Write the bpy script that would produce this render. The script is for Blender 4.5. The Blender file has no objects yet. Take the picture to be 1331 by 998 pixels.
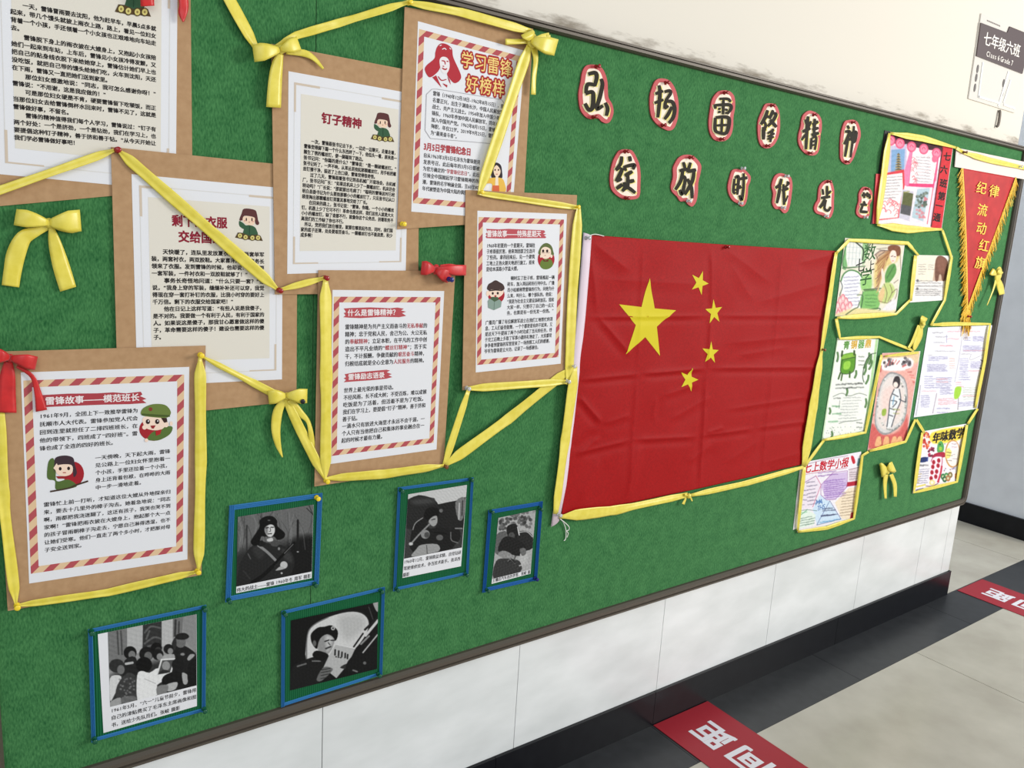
import bpy, bmesh, math, random
import numpy as np
from mathutils import Vector
from mathutils.geometry import tessellate_polygon

random.seed(7)
rng = np.random.default_rng(7)
SC = bpy.context.scene
COL = SC.collection

# ------------------------------------------------------------------ camera
FW, FH, FPX = 1331.0, 998.0, 1006.79
D, CH = 1.2, 1.2012                     # camera distance to the board, camera height
YAW, PITCH, ROLL = [math.radians(a) for a in (35.82545, -10.94651, 3.41316)]
_f = np.array([math.sin(YAW)*math.cos(PITCH), math.cos(YAW)*math.cos(PITCH), math.sin(PITCH)])
_r = np.array([math.cos(YAW), -math.sin(YAW), 0.0]); _u = np.cross(_r, _f)
_r, _u = _r*math.cos(ROLL)+_u*math.sin(ROLL), -_r*math.sin(ROLL)+_u*math.cos(ROLL)
CAMP = np.array([0, -D, CH])
cd = bpy.data.cameras.new('camera'); cam = bpy.data.objects.new('camera', cd); COL.objects.link(cam)
cd.sensor_fit = 'HORIZONTAL'; cd.sensor_width = 36; cd.lens = FPX*36/FW; cd.clip_start = .01
from mathutils import Matrix
cam.matrix_world = Matrix(((_r[0], _u[0], -_f[0], 0), (_r[1], _u[1], -_f[1], -D), (_r[2], _u[2], -_f[2], CH), (0, 0, 0, 1)))
SC.camera = cam

# ------------------------------------------------------------------ light
SC.view_settings.view_transform = 'Standard'; SC.view_settings.look = 'None'
SC.view_settings.exposure = 0.0; SC.view_settings.gamma = 1.0
SC.view_settings.use_curve_mapping = False
WD = bpy.data.worlds.new('daylight'); SC.world = WD; WD.use_nodes = True
WD.node_tree.nodes['Background'].inputs[0].default_value = (.86, .93, 1.0, 1)
WD.node_tree.nodes['Background'].inputs[1].default_value = .56

def area(name, loc, tgt, sx, sy, power, col):
    l = bpy.data.lights.new(name, 'AREA'); l.shape = 'RECTANGLE'; l.size = sx; l.size_y = sy
    l.energy = power; l.color = col
    o = bpy.data.objects.new(name, l); COL.objects.link(o); o.location = loc
    o.rotation_euler = (Vector(tgt)-Vector(loc)).to_track_quat('-Z', 'Y').to_euler()
    return o
area('window_daylight', (4.7, -3.3, 2.2), (1.5, 0, 1.1), 1.8, 1.6, 172, (1, .965, .90))
area('corridor_daylight', (-.6, -3.6, 2.6), (1.0, 0, .9), 3.0, 2.0, 40, (.95, .98, 1))

area('recess_fill_light', (3.33, 1.3, 3.1), (3.45, 1.0, 0), .8, 1.4, 23, (.95, .98, 1))  # added fill lamp above the recess, brightens the grey right wall

# ------------------------------------------------------------------ helpers
def s2l(c):
    c = np.asarray(c, float)/255.0
    return np.where(c <= .04045, c/12.92, ((c+.055)/1.055)**2.4)

def ray(px, py):
    return _r*((px-FW/2)/FPX) - _u*((py-FH/2)/FPX) + _f

def K(px, py, h=0.0):                   # photo point -> point on the board, h in front of the felt
    d = ray(px, py); t = (D-h)/d[1]
    return Vector((d[0]*t, -h, CH+d[2]*t))

def KF(px, py):                         # photo point -> point on the floor
    d = ray(px, py); t = -CH/d[2]
    return Vector((d[0]*t, -D+d[1]*t, 0))

def proj(P):                            # (n,3) -> photo coordinates
    q = np.asarray(P)-CAMP; z = q@_f
    return np.stack([FW/2+FPX*(q@_r)/z, FH/2-FPX*(q@_u)/z], -1)

def crop(x0, y0, w, W):                 # reads coordinates measured on an enlarged cut-out of the photo
    k = w/W
    return lambda x, y: (x0+x*k, y0+y*k)

ONE = lambda x, y: (x, y)
MATS = {}
def mat(name, col=None, rough=.6, build=None, spec=.5, metal=0, trans=0, sheen=0):
    if name in MATS: return MATS[name]
    m = bpy.data.materials.new(name); m.use_nodes = True
    nt = m.node_tree; b = nt.nodes['Principled BSDF']
    if col is not None: b.inputs['Base Color'].default_value = (*s2l(col), 1)
    b.inputs['Roughness'].default_value = rough; b.inputs['Specular IOR Level'].default_value = spec
    b.inputs['Metallic'].default_value = metal; b.inputs['Transmission Weight'].default_value = trans
    b.inputs['Sheen Weight'].default_value = sheen
    if build: build(nt, b)
    MATS[name] = m; return m

def nd(nt, t, **kw):
    n = nt.nodes.new(t)
    for k, v in kw.items():
        if k in n.inputs: n.inputs[k].default_value = v
        else: setattr(n, k, v)
    return n

def noise_mix(c1, c2, scale, lo=.35, hi=.65, detail=6, stretch=None, bump=0, bscale=None):
    def f(nt, b):
        tc = nd(nt, 'ShaderNodeTexCoord'); src = tc.outputs['Object']
        if stretch:
            mp = nd(nt, 'ShaderNodeMapping'); mp.inputs['Scale'].default_value = stretch
            nt.links.new(src, mp.inputs[0]); src = mp.outputs[0]
        n = nd(nt, 'ShaderNodeTexNoise', Scale=scale, Detail=detail); nt.links.new(src, n.inputs['Vector'])
        r = nd(nt, 'ShaderNodeValToRGB'); e = r.color_ramp.elements
        e[0].position, e[1].position = lo, hi
        e[0].color = (*s2l(c1), 1); e[1].color = (*s2l(c2), 1)
        nt.links.new(n.outputs[0], r.inputs[0]); nt.links.new(r.outputs[0], b.inputs['Base Color'])
        if bump:
            n2 = nd(nt, 'ShaderNodeTexNoise', Scale=bscale or scale, Detail=4); nt.links.new(src, n2.inputs['Vector'])
            bp = nd(nt, 'ShaderNodeBump', Strength=bump, Distance=.002)
            nt.links.new(n2.outputs[0], bp.inputs['Height']); nt.links.new(bp.outputs[0], b.inputs['Normal'])
    return f

def attr_build(nt, b):
    a = nd(nt, 'ShaderNodeAttribute', attribute_name='Col')
    nt.links.new(a.outputs['Color'], b.inputs['Base Color'])
INK = mat('printed_ink', None, .7, attr_build, spec=.15)

class MB:
    def __init__(s): s.v = []; s.f = []; s.c = []
    def poly(s, pts, col=(0, 0, 0)):
        pts = [Vector(p) for p in pts]; k = len(s.v); s.v += pts
        if len(pts) <= 4 and len(pts) != 4:
            s.f.append([k+i for i in range(len(pts))]); s.c.append(col); return
        for t in tessellate_polygon([pts]):
            s.f.append([k+i for i in t]); s.c.append(col)
    def quad(s, a, b, c, d, col=(0, 0, 0)):
        k = len(s.v); s.v += [Vector(a), Vector(b), Vector(c), Vector(d)]; s.f.append([k, k+1, k+2, k+3]); s.c.append(col)
    def grid(s, P, col=(0, 0, 0), closed=False):          # P[i][j] points
        k = len(s.v); n, m = len(P), len(P[0])
        for r in P: s.v += [Vector(p) for p in r]
        for i in range(n-1):
            for j in range(m if closed else m-1):
                j2 = (j+1) % m
                s.f.append([k+i*m+j, k+i*m+j2, k+(i+1)*m+j2, k+(i+1)*m+j]); s.c.append(col)
    def slab(s, pts, h0, h1, col=(0, 0, 0)):              # pts (x,z) or Vectors on the wall; front at h1
        P = [(p[0], p[-1]) for p in pts]
        F = [Vector((x, -h1, z)) for x, z in P]; B = [Vector((x, -h0, z)) for x, z in P]
        s.poly(F, col); s.poly(B[::-1], col)
        for i in range(len(P)):
            j = (i+1) % len(P); s.quad(F[i], F[j], B[j], B[i], col)
    def box(s, a, b, col=(0, 0, 0)):
        (x0, y0, z0), (x1, y1, z1) = a, b
        c = [(x, y, z) for x in (x0, x1) for y in (y0, y1) for z in (z0, z1)]
        for q in ((0, 1, 3, 2), (4, 6, 7, 5), (0, 4, 5, 1), (2, 3, 7, 6), (0, 2, 6, 4), (1, 5, 7, 3)):
            s.quad(*[c[i] for i in q], col)
    def build(s, name, m, parent=None, smooth=False, solid=0, weld=False):
        org = Vector((0, 0, 0))
        if parent is not None:
            p = parent
            while p is not None: org = org+p.location; p = p.parent
        else:
            A = np.array([tuple(v) for v in s.v]); c = (A.min(0)+A.max(0))/2; org = Vector(c)
        me = bpy.data.meshes.new(name)
        me.from_pydata((np.array([tuple(v) for v in s.v])-np.array(org)).tolist(), [], s.f)
        me.materials.append(m)
        if m is INK:
            at = me.color_attributes.new('Col', 'FLOAT_COLOR', 'CORNER')
            arr = []
            for f, c in zip(s.f, s.c): arr += [c[0], c[1], c[2], 1.0]*len(f)
            at.data.foreach_set('color', np.array(arr, np.float32))
        bm = bmesh.new(); bm.from_mesh(me)
        if weld: bmesh.ops.remove_doubles(bm, verts=bm.verts, dist=1e-5)
        if not solid and m is not INK: bmesh.ops.recalc_face_normals(bm, faces=bm.faces)
        bm.to_mesh(me); bm.free()
        if smooth: me.polygons.foreach_set('use_smooth', [True]*len(me.polygons))
        o = bpy.data.objects.new(name, me); COL.objects.link(o)
        if parent is not None: o.parent = parent
        else: o.location = org
        if solid:
            md = o.modifiers.new('thickness', 'SOLIDIFY'); md.thickness = solid; md.offset = 0
        return o

def tag(o, label=None, cat=None, group=None, kind=None):
    for k, v in (('label', label), ('category', cat), ('group', group), ('kind', kind)):
        if v: o[k] = v
    return o
def thing(name, loc, label, cat, group=None):
    o = bpy.data.objects.new(name, None); COL.objects.link(o); o.location = loc; o.empty_display_size = .03
    return tag(o, label, cat, group)
def struct(mb, name, m, **kw): return tag(mb.build(name, m, **kw), kind='structure')

# ---- glyphs
_G = {}
_fc = bpy.data.curves.new('lettering', 'FONT'); _fc.resolution_u = 2
_fo = bpy.data.objects.new('lettering', _fc)
def glyph(ch):
    if ch not in _G:
        _fc.body = ch; me = _fo.to_mesh()
        v = np.array([tuple(x.co)[:2] for x in me.vertices]) if len(me.vertices) else np.zeros((0, 2))
        _G[ch] = (v, [list(p.vertices) for p in me.polygons]); _fo.to_mesh_clear()
    return _G[ch]
def adv(ch):
    if ch in '“”': return .55
    if ord(ch) > 0x2E80 or ch in '—': return 1.0
    if ch == ' ': return .35
    return .56
def shifts(off):                         # heavier strokes: the same glyph printed at small shifts
    if off <= 0: return [(0, 0)]
    if off < .02: return [(-off, -off*.6), (off, off*.6)]
    if off < .06: return [(-off, -off), (off, -off), (-off, off), (off, off)]
    return [(off*k*math.cos(t), off*k*math.sin(t)) for k in (.5, 1) for t in np.linspace(0, 6.283, 12, endpoint=False)]
def put(mb, text, o, ex, ey, h, off=.01, col=(0, 0, 0), alt=None):
    """text from wall point o; ex = one em along the line, ey = one em up (2-D wall vectors)"""
    x = 0; a = False
    for ch in text:
        if ch == '{': a = True; continue
        if ch == '}': a = False; continue
        v, fs = glyph(ch); w = adv(ch)
        if len(v):
            gx = v[:, 0].copy()
            if w < 1 or ch in '—': gx = gx-(gx.min()+gx.max())/2+w/2
            for n, (dx, dy) in enumerate(shifts(off)):
                k = len(mb.v); g = x+gx+dx; t = v[:, 1]-.37+dy; hn = h+n*.000012
                X = o[0]+g*ex[0]+t*ey[0]; Z = o[1]+g*ex[1]+t*ey[1]
                mb.v += [(X[i], -hn, Z[i]) for i in range(len(v))]
                for f in fs: mb.f.append([k+i for i in f]); mb.c.append(alt if (a and alt is not None) else col)
        x += w
def width(t): return sum(adv(c) for c in t if c not in '{}')
def w2(px, h): p = K(px[0], px[1], h); return np.array([p.x, p.z])
def one_line(mb, text, pl, pr, h, asp=1.0, off=.02, col=(0, 0, 0), alt=None, hp=None):
    a, b = w2(pl, h), w2(pr, h); n = width(text); ex = (b-a)/n
    up = np.array([-ex[1], ex[0]])*asp
    if hp:                               # em height given in photo pixels
        c = ((pl[0]+pr[0])/2, (pl[1]+pr[1])/2)
        up = up/np.linalg.norm(up)*np.linalg.norm(w2((c[0], c[1]-hp/2), h)-w2((c[0], c[1]+hp/2), h))
    put(mb, text, a, ex, up, h, off, col, alt)
def block(mb, rows, pl, pr, last, h, asp=1.0, off=.01, col=(0, 0, 0), alt=None, n=None):
    a, b, c = w2(pl, h), w2(pr, h), w2(last, h)
    st = (c-a)/(len(rows)-1); full = b-a; n = n or max(width(r) for r in rows)
    cell = np.linalg.norm(full)/n; up = -st/np.linalg.norm(st)
    hh = min(cell*asp, np.linalg.norm(st)*.92)
    for i, r in enumerate(rows):
        w = width(r); ex = full/(w if w > .86*n else n)
        put(mb, r, a+st*i, ex, up*hh, h, off, col, alt)

# ---- flat printed art
def smooth_closed(pts, k=4):
    P = np.array(pts, float); n = len(P); out = []
    for i in range(n):
        p0, p1, p2, p3 = P[i-1], P[i], P[(i+1) % n], P[(i+2) % n]
        for t in np.linspace(0, 1, k, endpoint=False):
            out.append(.5*(2*p1+(p2-p0)*t+(2*p0-5*p1+4*p2-p3)*t*t+(3*p1-p0-3*p2+p3)*t**3))
    return [tuple(p) for p in out]
def smooth_open(pts, k=6):
    P = np.array(pts, float); n = len(P)
    if n < 3:
        return [tuple(P[0]+(P[-1]-P[0])*t) for t in np.linspace(0, 1, k+1)]
    out = []
    for i in range(n-1):
        p0, p1, p2, p3 = P[max(i-1, 0)], P[i], P[i+1], P[min(i+2, n-1)]
        for t in np.linspace(0, 1, k, endpoint=False):
            out.append(.5*(2*p1+(p2-p0)*t+(2*p0-5*p1+4*p2-p3)*t*t+(3*p1-p0-3*p2+p3)*t**3))
    out.append(P[-1]); return [tuple(p) for p in out]
def ellipse(cx, cy, rx, ry, n=24, a0=0, a1=360):
    return [(cx+rx*math.cos(math.radians(a)), cy+ry*math.sin(math.radians(a))) for a in np.linspace(a0, a1, n, endpoint=(a1-a0) < 360)]
class Art:                               # flat shapes measured on a photo cut-out, printed at height h
    def __init__(s, cr, h): s.mb = MB(); s.cr = cr; s.h = h
    def poly(s, pts, rgb, sm=False):
        if sm: pts = smooth_closed(pts)
        s.mb.poly([K(*s.cr(*p), s.h) for p in pts], tuple(s2l(rgb))); s.h += .00004
    def ell(s, cx, cy, rx, ry, rgb, **k): s.poly(ellipse(cx, cy, rx, ry, **k), rgb)
    def stroke(s, pts, w, rgb, taper=.55):
        P = np.array(smooth_open(pts), float); n = len(P); L = []; R = []
        for i in range(n):
            t = P[min(i+1, n-1)]-P[max(i-1, 0)]; t = t/(np.linalg.norm(t)+1e-9); nn = np.array([-t[1], t[0]])
            u = i/(n-1); ww = w/2*(taper+(1-taper)*math.sin(math.pi*min(1, max(0, .15+.7*u))))
            L.append(K(*s.cr(*(P[i]+nn*ww)), s.h)); R.append(K(*s.cr(*(P[i]-nn*ww)), s.h))
        c = tuple(s2l(rgb)); s.mb.grid([[a, b] for a, b in zip(L, R)], c); s.h += .00003
    def build(s, name, parent): return s.mb.build(name, INK, parent)

# ---- soft pictures (photographic prints, painted drawings) as a fine colour mesh
class Pic:
    def __init__(s, cr, quad, h, nx, ny, base, inv_scale):
        q = [np.array(K(*cr(*p), h)) for p in quad]
        u = np.linspace(0, 1, nx+1)[None, :, None]; v = np.linspace(0, 1, ny+1)[:, None, None]
        s.P = (q[0]*(1-u)+q[1]*u)*(1-v)+(q[3]*(1-u)+q[2]*u)*v
        px = proj(s.P); x0, y0 = cr(0, 0); k = cr(1, 0)[0]-x0
        s.X = (px[..., 0]-x0)/k; s.Y = (px[..., 1]-y0)/k
        s.C = np.zeros(s.X.shape+(3,))+s.g(base); s.nx, s.ny = nx, ny; s.sf = inv_scale
    def g(s, c): return np.array([c]*3 if np.isscalar(c) else c, float)
    def lay(s, a, c): s.C += (s.g(c)-s.C)*np.clip(a, 0, 1)[..., None]
    def poly(s, pts, c, soft=None, al=1, sm=True):
        soft = soft or s.sf; P = np.array(smooth_closed(pts, 3) if sm else pts, float)
        d = np.full(s.X.shape, 1e9); ins = np.zeros(s.X.shape, bool)
        for i in range(len(P)):
            a, b = P[i-1], P[i]; e = b-a; L = e@e+1e-9
            t = np.clip(((s.X-a[0])*e[0]+(s.Y-a[1])*e[1])/L, 0, 1)
            d = np.minimum(d, np.hypot(s.X-a[0]-t*e[0], s.Y-a[1]-t*e[1]))
            if abs(e[1]) > 1e-9:
                cr = ((a[1] > s.Y) != (b[1] > s.Y)) & (s.X < e[0]*(s.Y-a[1])/e[1]+a[0]); ins ^= cr
        sd = np.where(ins, d, -d); s.lay(np.clip(.5+sd/soft, 0, 1)*al, c)
    def ell(s, cx, cy, rx, ry, c, soft=None, al=1):
        soft = soft or s.sf; r = np.hypot((s.X-cx)/rx, (s.Y-cy)/ry)
        s.lay(np.clip(.5+(1-r)*min(rx, ry)/soft, 0, 1)*al, c)
    def line(s, pts, w, c, soft=None, al=1, sm=True):
        soft = soft or s.sf; P = np.array(smooth_open(pts, 4) if sm else pts, float); d = np.full(s.X.shape, 1e9)
        for a, b in zip(P[:-1], P[1:]):
            e = b-a; L = e@e+1e-9; t = np.clip(((s.X-a[0])*e[0]+(s.Y-a[1])*e[1])/L, 0, 1)
            d = np.minimum(d, np.hypot(s.X-a[0]-t*e[0], s.Y-a[1]-t*e[1]))
        s.lay(np.clip(.5+(w/2-d)/soft, 0, 1)*al, c)
    def noise(s, amp, sc):
        f = np.zeros(s.X.shape)
        for o in range(3):
            k = 2**o/sc; ph = rng.uniform(0, 6.28, 6)
            for i in range(6):
                a = rng.uniform(0, 6.28); f += np.sin((s.X*math.cos(a)+s.Y*math.sin(a))*k*6.28+ph[i])/(o+1)
        s.C = np.clip(s.C+f[..., None]*amp/4+rng.normal(0, amp*.5, f.shape)[..., None], 0, 255)
    def writing(s, x0, y0, x1, y1, rows, w, c, slope=0, slant=0, al=.8, gap=.3):
        """rows of small handwriting between the two corners"""
        for i in range(rows):
            y = y0+(y1-y0)*(i/(max(rows-1, 1))); xs = x0+slant*(i/(max(rows-1, 1))); x = xs; end = xs+(x1-x0)*random.uniform(.82, 1)
            while x < end:
                l = w*random.uniform(1.2, 2.2); yy = y+slope*(x-xs)
                s.line([(x, yy+random.uniform(-.25, .25)*w), (x+l, yy+slope*l+random.uniform(-.25, .25)*w)], w*random.uniform(.35, .75), c, soft=w*.7, al=al*.85, sm=False)
                x += l+w*gap*random.uniform(.6, 2)
    def build(s, name, parent):
        mb = MB(); me_v = s.P.reshape(-1, 3)
        org = Vector((0, 0, 0)); p = parent
        while p is not None: org = org+p.location; p = p.parent
        n, m = s.ny+1, s.nx+1; idx = np.arange(n*m).reshape(n, m)
        f = np.stack([idx[:-1, :-1], idx[1:, :-1], idx[1:, 1:], idx[:-1, 1:]], -1).reshape(-1, 4)
        me = bpy.data.meshes.new(name); me.from_pydata((me_v-np.array(org)).tolist(), [], f.tolist())
        at = me.color_attributes.new('Col', 'FLOAT_COLOR', 'POINT')
        c = s2l(np.clip(s.C.reshape(-1, 3), 0, 255)); at.data.foreach_set('color', np.concatenate([c, np.ones((len(c), 1))], 1).astype(np.float32).ravel())
        me.materials.append(INK); o = bpy.data.objects.new(name, me); COL.objects.link(o); o.parent = parent; return o

# ------------------------------------------------------------------ materials
def felt_build(nt, b):
    tc = nd(nt, 'ShaderNodeTexCoord')
    n1 = nd(nt, 'ShaderNodeTexNoise', Scale=420.0, Detail=4.0); n2 = nd(nt, 'ShaderNodeTexNoise', Scale=36.0, Detail=6.0)
    mp = nd(nt, 'ShaderNodeMapping'); mp.inputs['Scale'].default_value = (1, 1, .35); mp.inputs['Rotation'].default_value = (0, .5, 0)
    nt.links.new(tc.outputs['Object'], mp.inputs[0]); nt.links.new(mp.outputs[0], n1.inputs['Vector']); nt.links.new(tc.outputs['Object'], n2.inputs['Vector'])
    ad = nd(nt, 'ShaderNodeMath', operation='MULTIPLY_ADD'); nt.links.new(n2.outputs[0], ad.inputs[0]); ad.inputs[1].default_value = .45; nt.links.new(n1.outputs[0], ad.inputs[2])
    r = nd(nt, 'ShaderNodeValToRGB'); e = r.color_ramp.elements; e[0].position, e[1].position = .45, 1.0
    e[0].color = (*s2l((28, 84, 45)), 1); e[1].color = (*s2l((78, 136, 82)), 1)
    nt.links.new(ad.outputs[0], r.inputs[0]); nt.links.new(r.outputs[0], b.inputs['Base Color'])
    bp = nd(nt, 'ShaderNodeBump', Strength=.35, Distance=.0006); nt.links.new(n1.outputs[0], bp.inputs['Height']); nt.links.new(bp.outputs[0], b.inputs['Normal'])
FELT = mat('green_felt', None, .95, felt_build, spec=.1, sheen=.35)
FELT.node_tree.nodes['Principled BSDF'].inputs['Sheen Tint'].default_value = (.45, .85, .45, 1)
RAIL = mat('bronze_aluminium', (88, 80, 71), .5, metal=.25)
KRAFT = mat('kraft_board', None, .8, noise_mix((172, 136, 100), (184, 148, 111), 90, .3, .7, bump=.1), spec=.2)
PAPER = mat('white_paper', (226, 226, 230), .6, spec=.3)
CREAM = mat('cream_paper', (224, 219, 208), .6, spec=.3)
SATIN = mat('yellow_satin', None, .36, noise_mix((222, 204, 62), (236, 220, 94), 60, .3, .7, bump=.2, bscale=35), spec=.6, sheen=.08)
REDSATIN = mat('red_satin', None, .38, noise_mix((186, 20, 24), (214, 34, 34), 60, .3, .7), spec=.5, sheen=.2)
FLAGRED = mat('red_flag_cloth', None, .62, noise_mix((150, 6, 10), (168, 10, 14), 300, .35, .65), spec=.18)
FLAGYEL = mat('yellow_flag_cloth', (212, 196, 30), .62, spec=.25)
SLEEVE = mat('white_flag_tape', (226, 208, 220), .6, spec=.3)
PEN_RED = mat('red_pennant_cloth', None, .55, noise_mix((176, 26, 30), (194, 36, 38), 25, .35, .65), spec=.3)
FRINGE = mat('gold_fringe', None, .5, noise_mix((214, 160, 20), (250, 206, 60), 220, .35, .65), spec=.4)
GOLD = mat('gold_print', (246, 206, 60), .4)
PIN = {'yellow': mat('yellow_plastic', (246, 214, 50), .25), 'red': mat('dark_red_plastic', (150, 12, 18), .25),
       'green': mat('dark_green_plastic', (10, 84, 58), .25), 'blue': mat('navy_plastic', (24, 26, 110), .25),
       'clear': mat('clear_plastic', (236, 236, 240), .12, trans=.45), 'brown': mat('brown_plastic', (120, 70, 30), .3), 'black': mat('black_plastic', (16, 16, 26), .3)}
BLUE = mat('blue_corrugated_paper', (50, 118, 174), .6, spec=.3)
BLUE2 = mat('deep_blue_corrugated_paper', (22, 92, 160), .6, spec=.3)
GREENC = mat('green_corrugated_paper', (10, 96, 56), .6, spec=.3)
LRED = mat('red_letter_card', (190, 62, 68), .6)
LCREAM = mat('cream_letter_paper', (246, 226, 206), .6)
WHITE = mat('white_string', (232, 230, 224), .7)

# ------------------------------------------------------------------ the setting
X0, XE = -1.3, 2.877                     # the wall's ends
def plaster_build(nt, b):                # off-white paint, scuffed and stained along the top of the board
    tc = nd(nt, 'ShaderNodeTexCoord'); sp = nd(nt, 'ShaderNodeSeparateXYZ'); geo = nd(nt, 'ShaderNodeNewGeometry')
    nt.links.new(geo.outputs['Position'], sp.inputs[0])
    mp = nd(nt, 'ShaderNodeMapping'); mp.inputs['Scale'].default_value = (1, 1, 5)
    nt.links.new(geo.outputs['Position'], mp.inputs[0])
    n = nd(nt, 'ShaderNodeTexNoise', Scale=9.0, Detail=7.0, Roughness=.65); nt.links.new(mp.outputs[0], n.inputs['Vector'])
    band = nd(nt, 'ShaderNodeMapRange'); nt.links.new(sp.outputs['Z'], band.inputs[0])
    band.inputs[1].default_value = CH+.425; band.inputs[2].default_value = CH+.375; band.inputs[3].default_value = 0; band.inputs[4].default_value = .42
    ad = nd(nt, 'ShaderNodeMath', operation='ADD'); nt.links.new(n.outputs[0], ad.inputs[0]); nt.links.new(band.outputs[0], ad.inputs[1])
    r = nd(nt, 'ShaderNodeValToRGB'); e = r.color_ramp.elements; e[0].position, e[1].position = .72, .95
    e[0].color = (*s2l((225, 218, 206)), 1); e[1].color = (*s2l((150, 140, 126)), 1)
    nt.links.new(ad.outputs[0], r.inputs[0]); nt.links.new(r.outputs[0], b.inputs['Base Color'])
PLASTER = mat('cream_plaster', None, .8, plaster_build, spec=.2)
TILE = mat('white_marble_tile', None, .22, noise_mix((214, 217, 217), (234, 236, 237), 5, .3, .7, 8, (1, 1, 2.4)), spec=.4)
GROUT = mat('grey_grout', (120, 120, 118), .9)
GREYWALL = mat('pale_grey_plaster', None, .85, noise_mix((222, 226, 232), (230, 234, 240), 12, .3, .7), spec=.15)
BLACK = mat('black_tile', None, .28, noise_mix((11, 12, 18), (18, 20, 25), 30, .3, .7), spec=.25)
BLACKF = mat('black_floor_tile', None, .34, noise_mix((38, 40, 43), (48, 50, 53), 30, .3, .7), spec=.4)
BEIGE = mat('beige_floor_tile', None, .24, noise_mix((172, 167, 154), (190, 186, 173), 7, .3, .7, 9), spec=.45)
REDVINYL = mat('red_floor_vinyl', (158, 22, 40), .45)

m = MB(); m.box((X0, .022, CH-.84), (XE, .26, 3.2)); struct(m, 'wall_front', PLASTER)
# tiled dado: slabs with fine joints
JX = [X0, -.87, -.40, .045, .49, .9316, 1.375, 1.816, 2.261, 2.635, 2.818, XE]
ZT = CH-.842; ZB = .0925
m = MB(); m.box((X0, .006, 0), (XE-.001, .26, ZT)); struct(m, 'trim_1', GROUT)
m = MB()
for a, b in zip(JX[:-1], JX[1:]): m.box((a+.0008, .004, ZB), (b-.0008, .02, ZT+.003))
struct(m, 'trim_2', TILE)
m = MB(); BJ = [X0, -.72, .08, .88, 1.366, 2.166, XE+.006]
for a, b in zip(BJ[:-1], BJ[1:]): m.box((a+.0006, -.004, 0), (b-.0006, .02, ZB))
m.box((XE-.01, .0, 0), (XE+.006, .26, ZB)); struct(m, 'baseboard_front', BLACK)
XR = 3.792
m = MB(); m.box((XR, .26, 0), (XR+.2, 2.3, 3.2)); m.box((XR, 0, 0), (XR+.2, .26, 3.2)); struct(m, 'wall_right', GREYWALL)
m = MB(); m.box((XR-.012, 0, 0), (XR+.02, 2.2, .094)); struct(m, 'baseboard_right', BLACK)
m = MB(); m.box((X0, 2.2, 0), (XR+.2, 2.4, 3.2)); struct(m, 'wall_back', GREYWALL)
# floor: a black border along the wall, big beige tiles beyond it
m = MB(); m.box((X0-.6, -4.2, -.12), (6.2, 2.3, -.004)); struct(m, 'floor', GROUT)
YS = -.1625
m = MB()
xs = [2.357+.8*k for k in range(-6, 6)]
ys = [YS-.8*k for k in range(0, 6)]
for xa, xb in zip(xs[:-1], xs[1:]):
    for ya, yb in zip(ys[1:], ys[:-1]): m.box((xa+.0012, ya+.0012, -.006), (xb-.0012, yb-.0012, 0))
xs2 = [XE-.4, 3.515, 4.3]; ys2 = [0.0, .8, 1.6, 2.3]
for xa, xb in zip(xs2[:-1], xs2[1:]):
    for ya, yb in zip(ys2[:-1], ys2[1:]): m.box((xa+.0012, ya+.0008, -.006), (xb-.0012, yb-.0012, 0))
struct(m, 'floor_tiles', BEIGE)
m = MB(); xb_ = [-2.4, -.84, -.04, .76, 1.36, 2.05, 2.72, 3.5, 4.3, 6.2]
for a, b in zip(xb_[:-1], xb_[1:]): m.box((a+.0006, YS, -.006), (b-.0006, 0, 0))
struct(m, 'floor_border', BLACKF)

# ------------------------------------------------------------------ the bulletin board
BXL, BXR, BZT, BZB = -.012, 2.889, CH+.3765, CH-.853
brd = thing('bulletin_board', ((BXL+BXR)/2, 0, BZB), 'long green felt bulletin board in a dark bronze frame on the wall', 'bulletin board')
SEAM = .4635
m = MB(); m.box((BXL+.015, 0, BZB+.018), (SEAM-.0007, .02, BZT-.012)); m.build('felt_panel', FELT, brd)
m = MB(); m.box((SEAM+.0007, 0, BZB+.018), (BXR-.015, .02, BZT-.012)); m.build('felt_panel', FELT, brd)
PROF = [(0, -.02), (0, .007), (.0035, .012), (.0075, .012), (.0085, .008), (.0105, .008), (.0115, .012), (.018, .012), (.022, .006), (.0225, -.002)]
def rail(path, inward):                  # path of outer corner points, inward normals
    mb = MB(); P = []
    for (x, z), (nx, nz) in zip(path, inward): P.append([(x+nx*a, -h, z+nz*a) for a, h in PROF])
    mb.grid(P); return mb.build('frame_rail', RAIL, brd)
rc = .03
rail([(BXL, BZT), (BXR, BZT)], [(1, -.68), (-1, -.68)])
arc = [(BXR-rc+rc*math.sin(t), BZB+rc-rc*math.cos(t), t) for t in np.linspace(0, math.pi/2, 9)]
rail([(BXL, BZB)]+[(x, z) for x, z, t in arc[:5]], [(1, 1)]+[(-math.sin(t), math.cos(t)) for x, z, t in arc[:5]])
rail([(x, z) for x, z, t in arc[4:]]+[(BXR, BZT)], [(-math.sin(t), math.cos(t)) for x, z, t in arc[4:]]+[(-1, -.68)])
rail([(BXL, BZT), (BXL, BZB)], [(1, -.68), (1, 1)])

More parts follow.
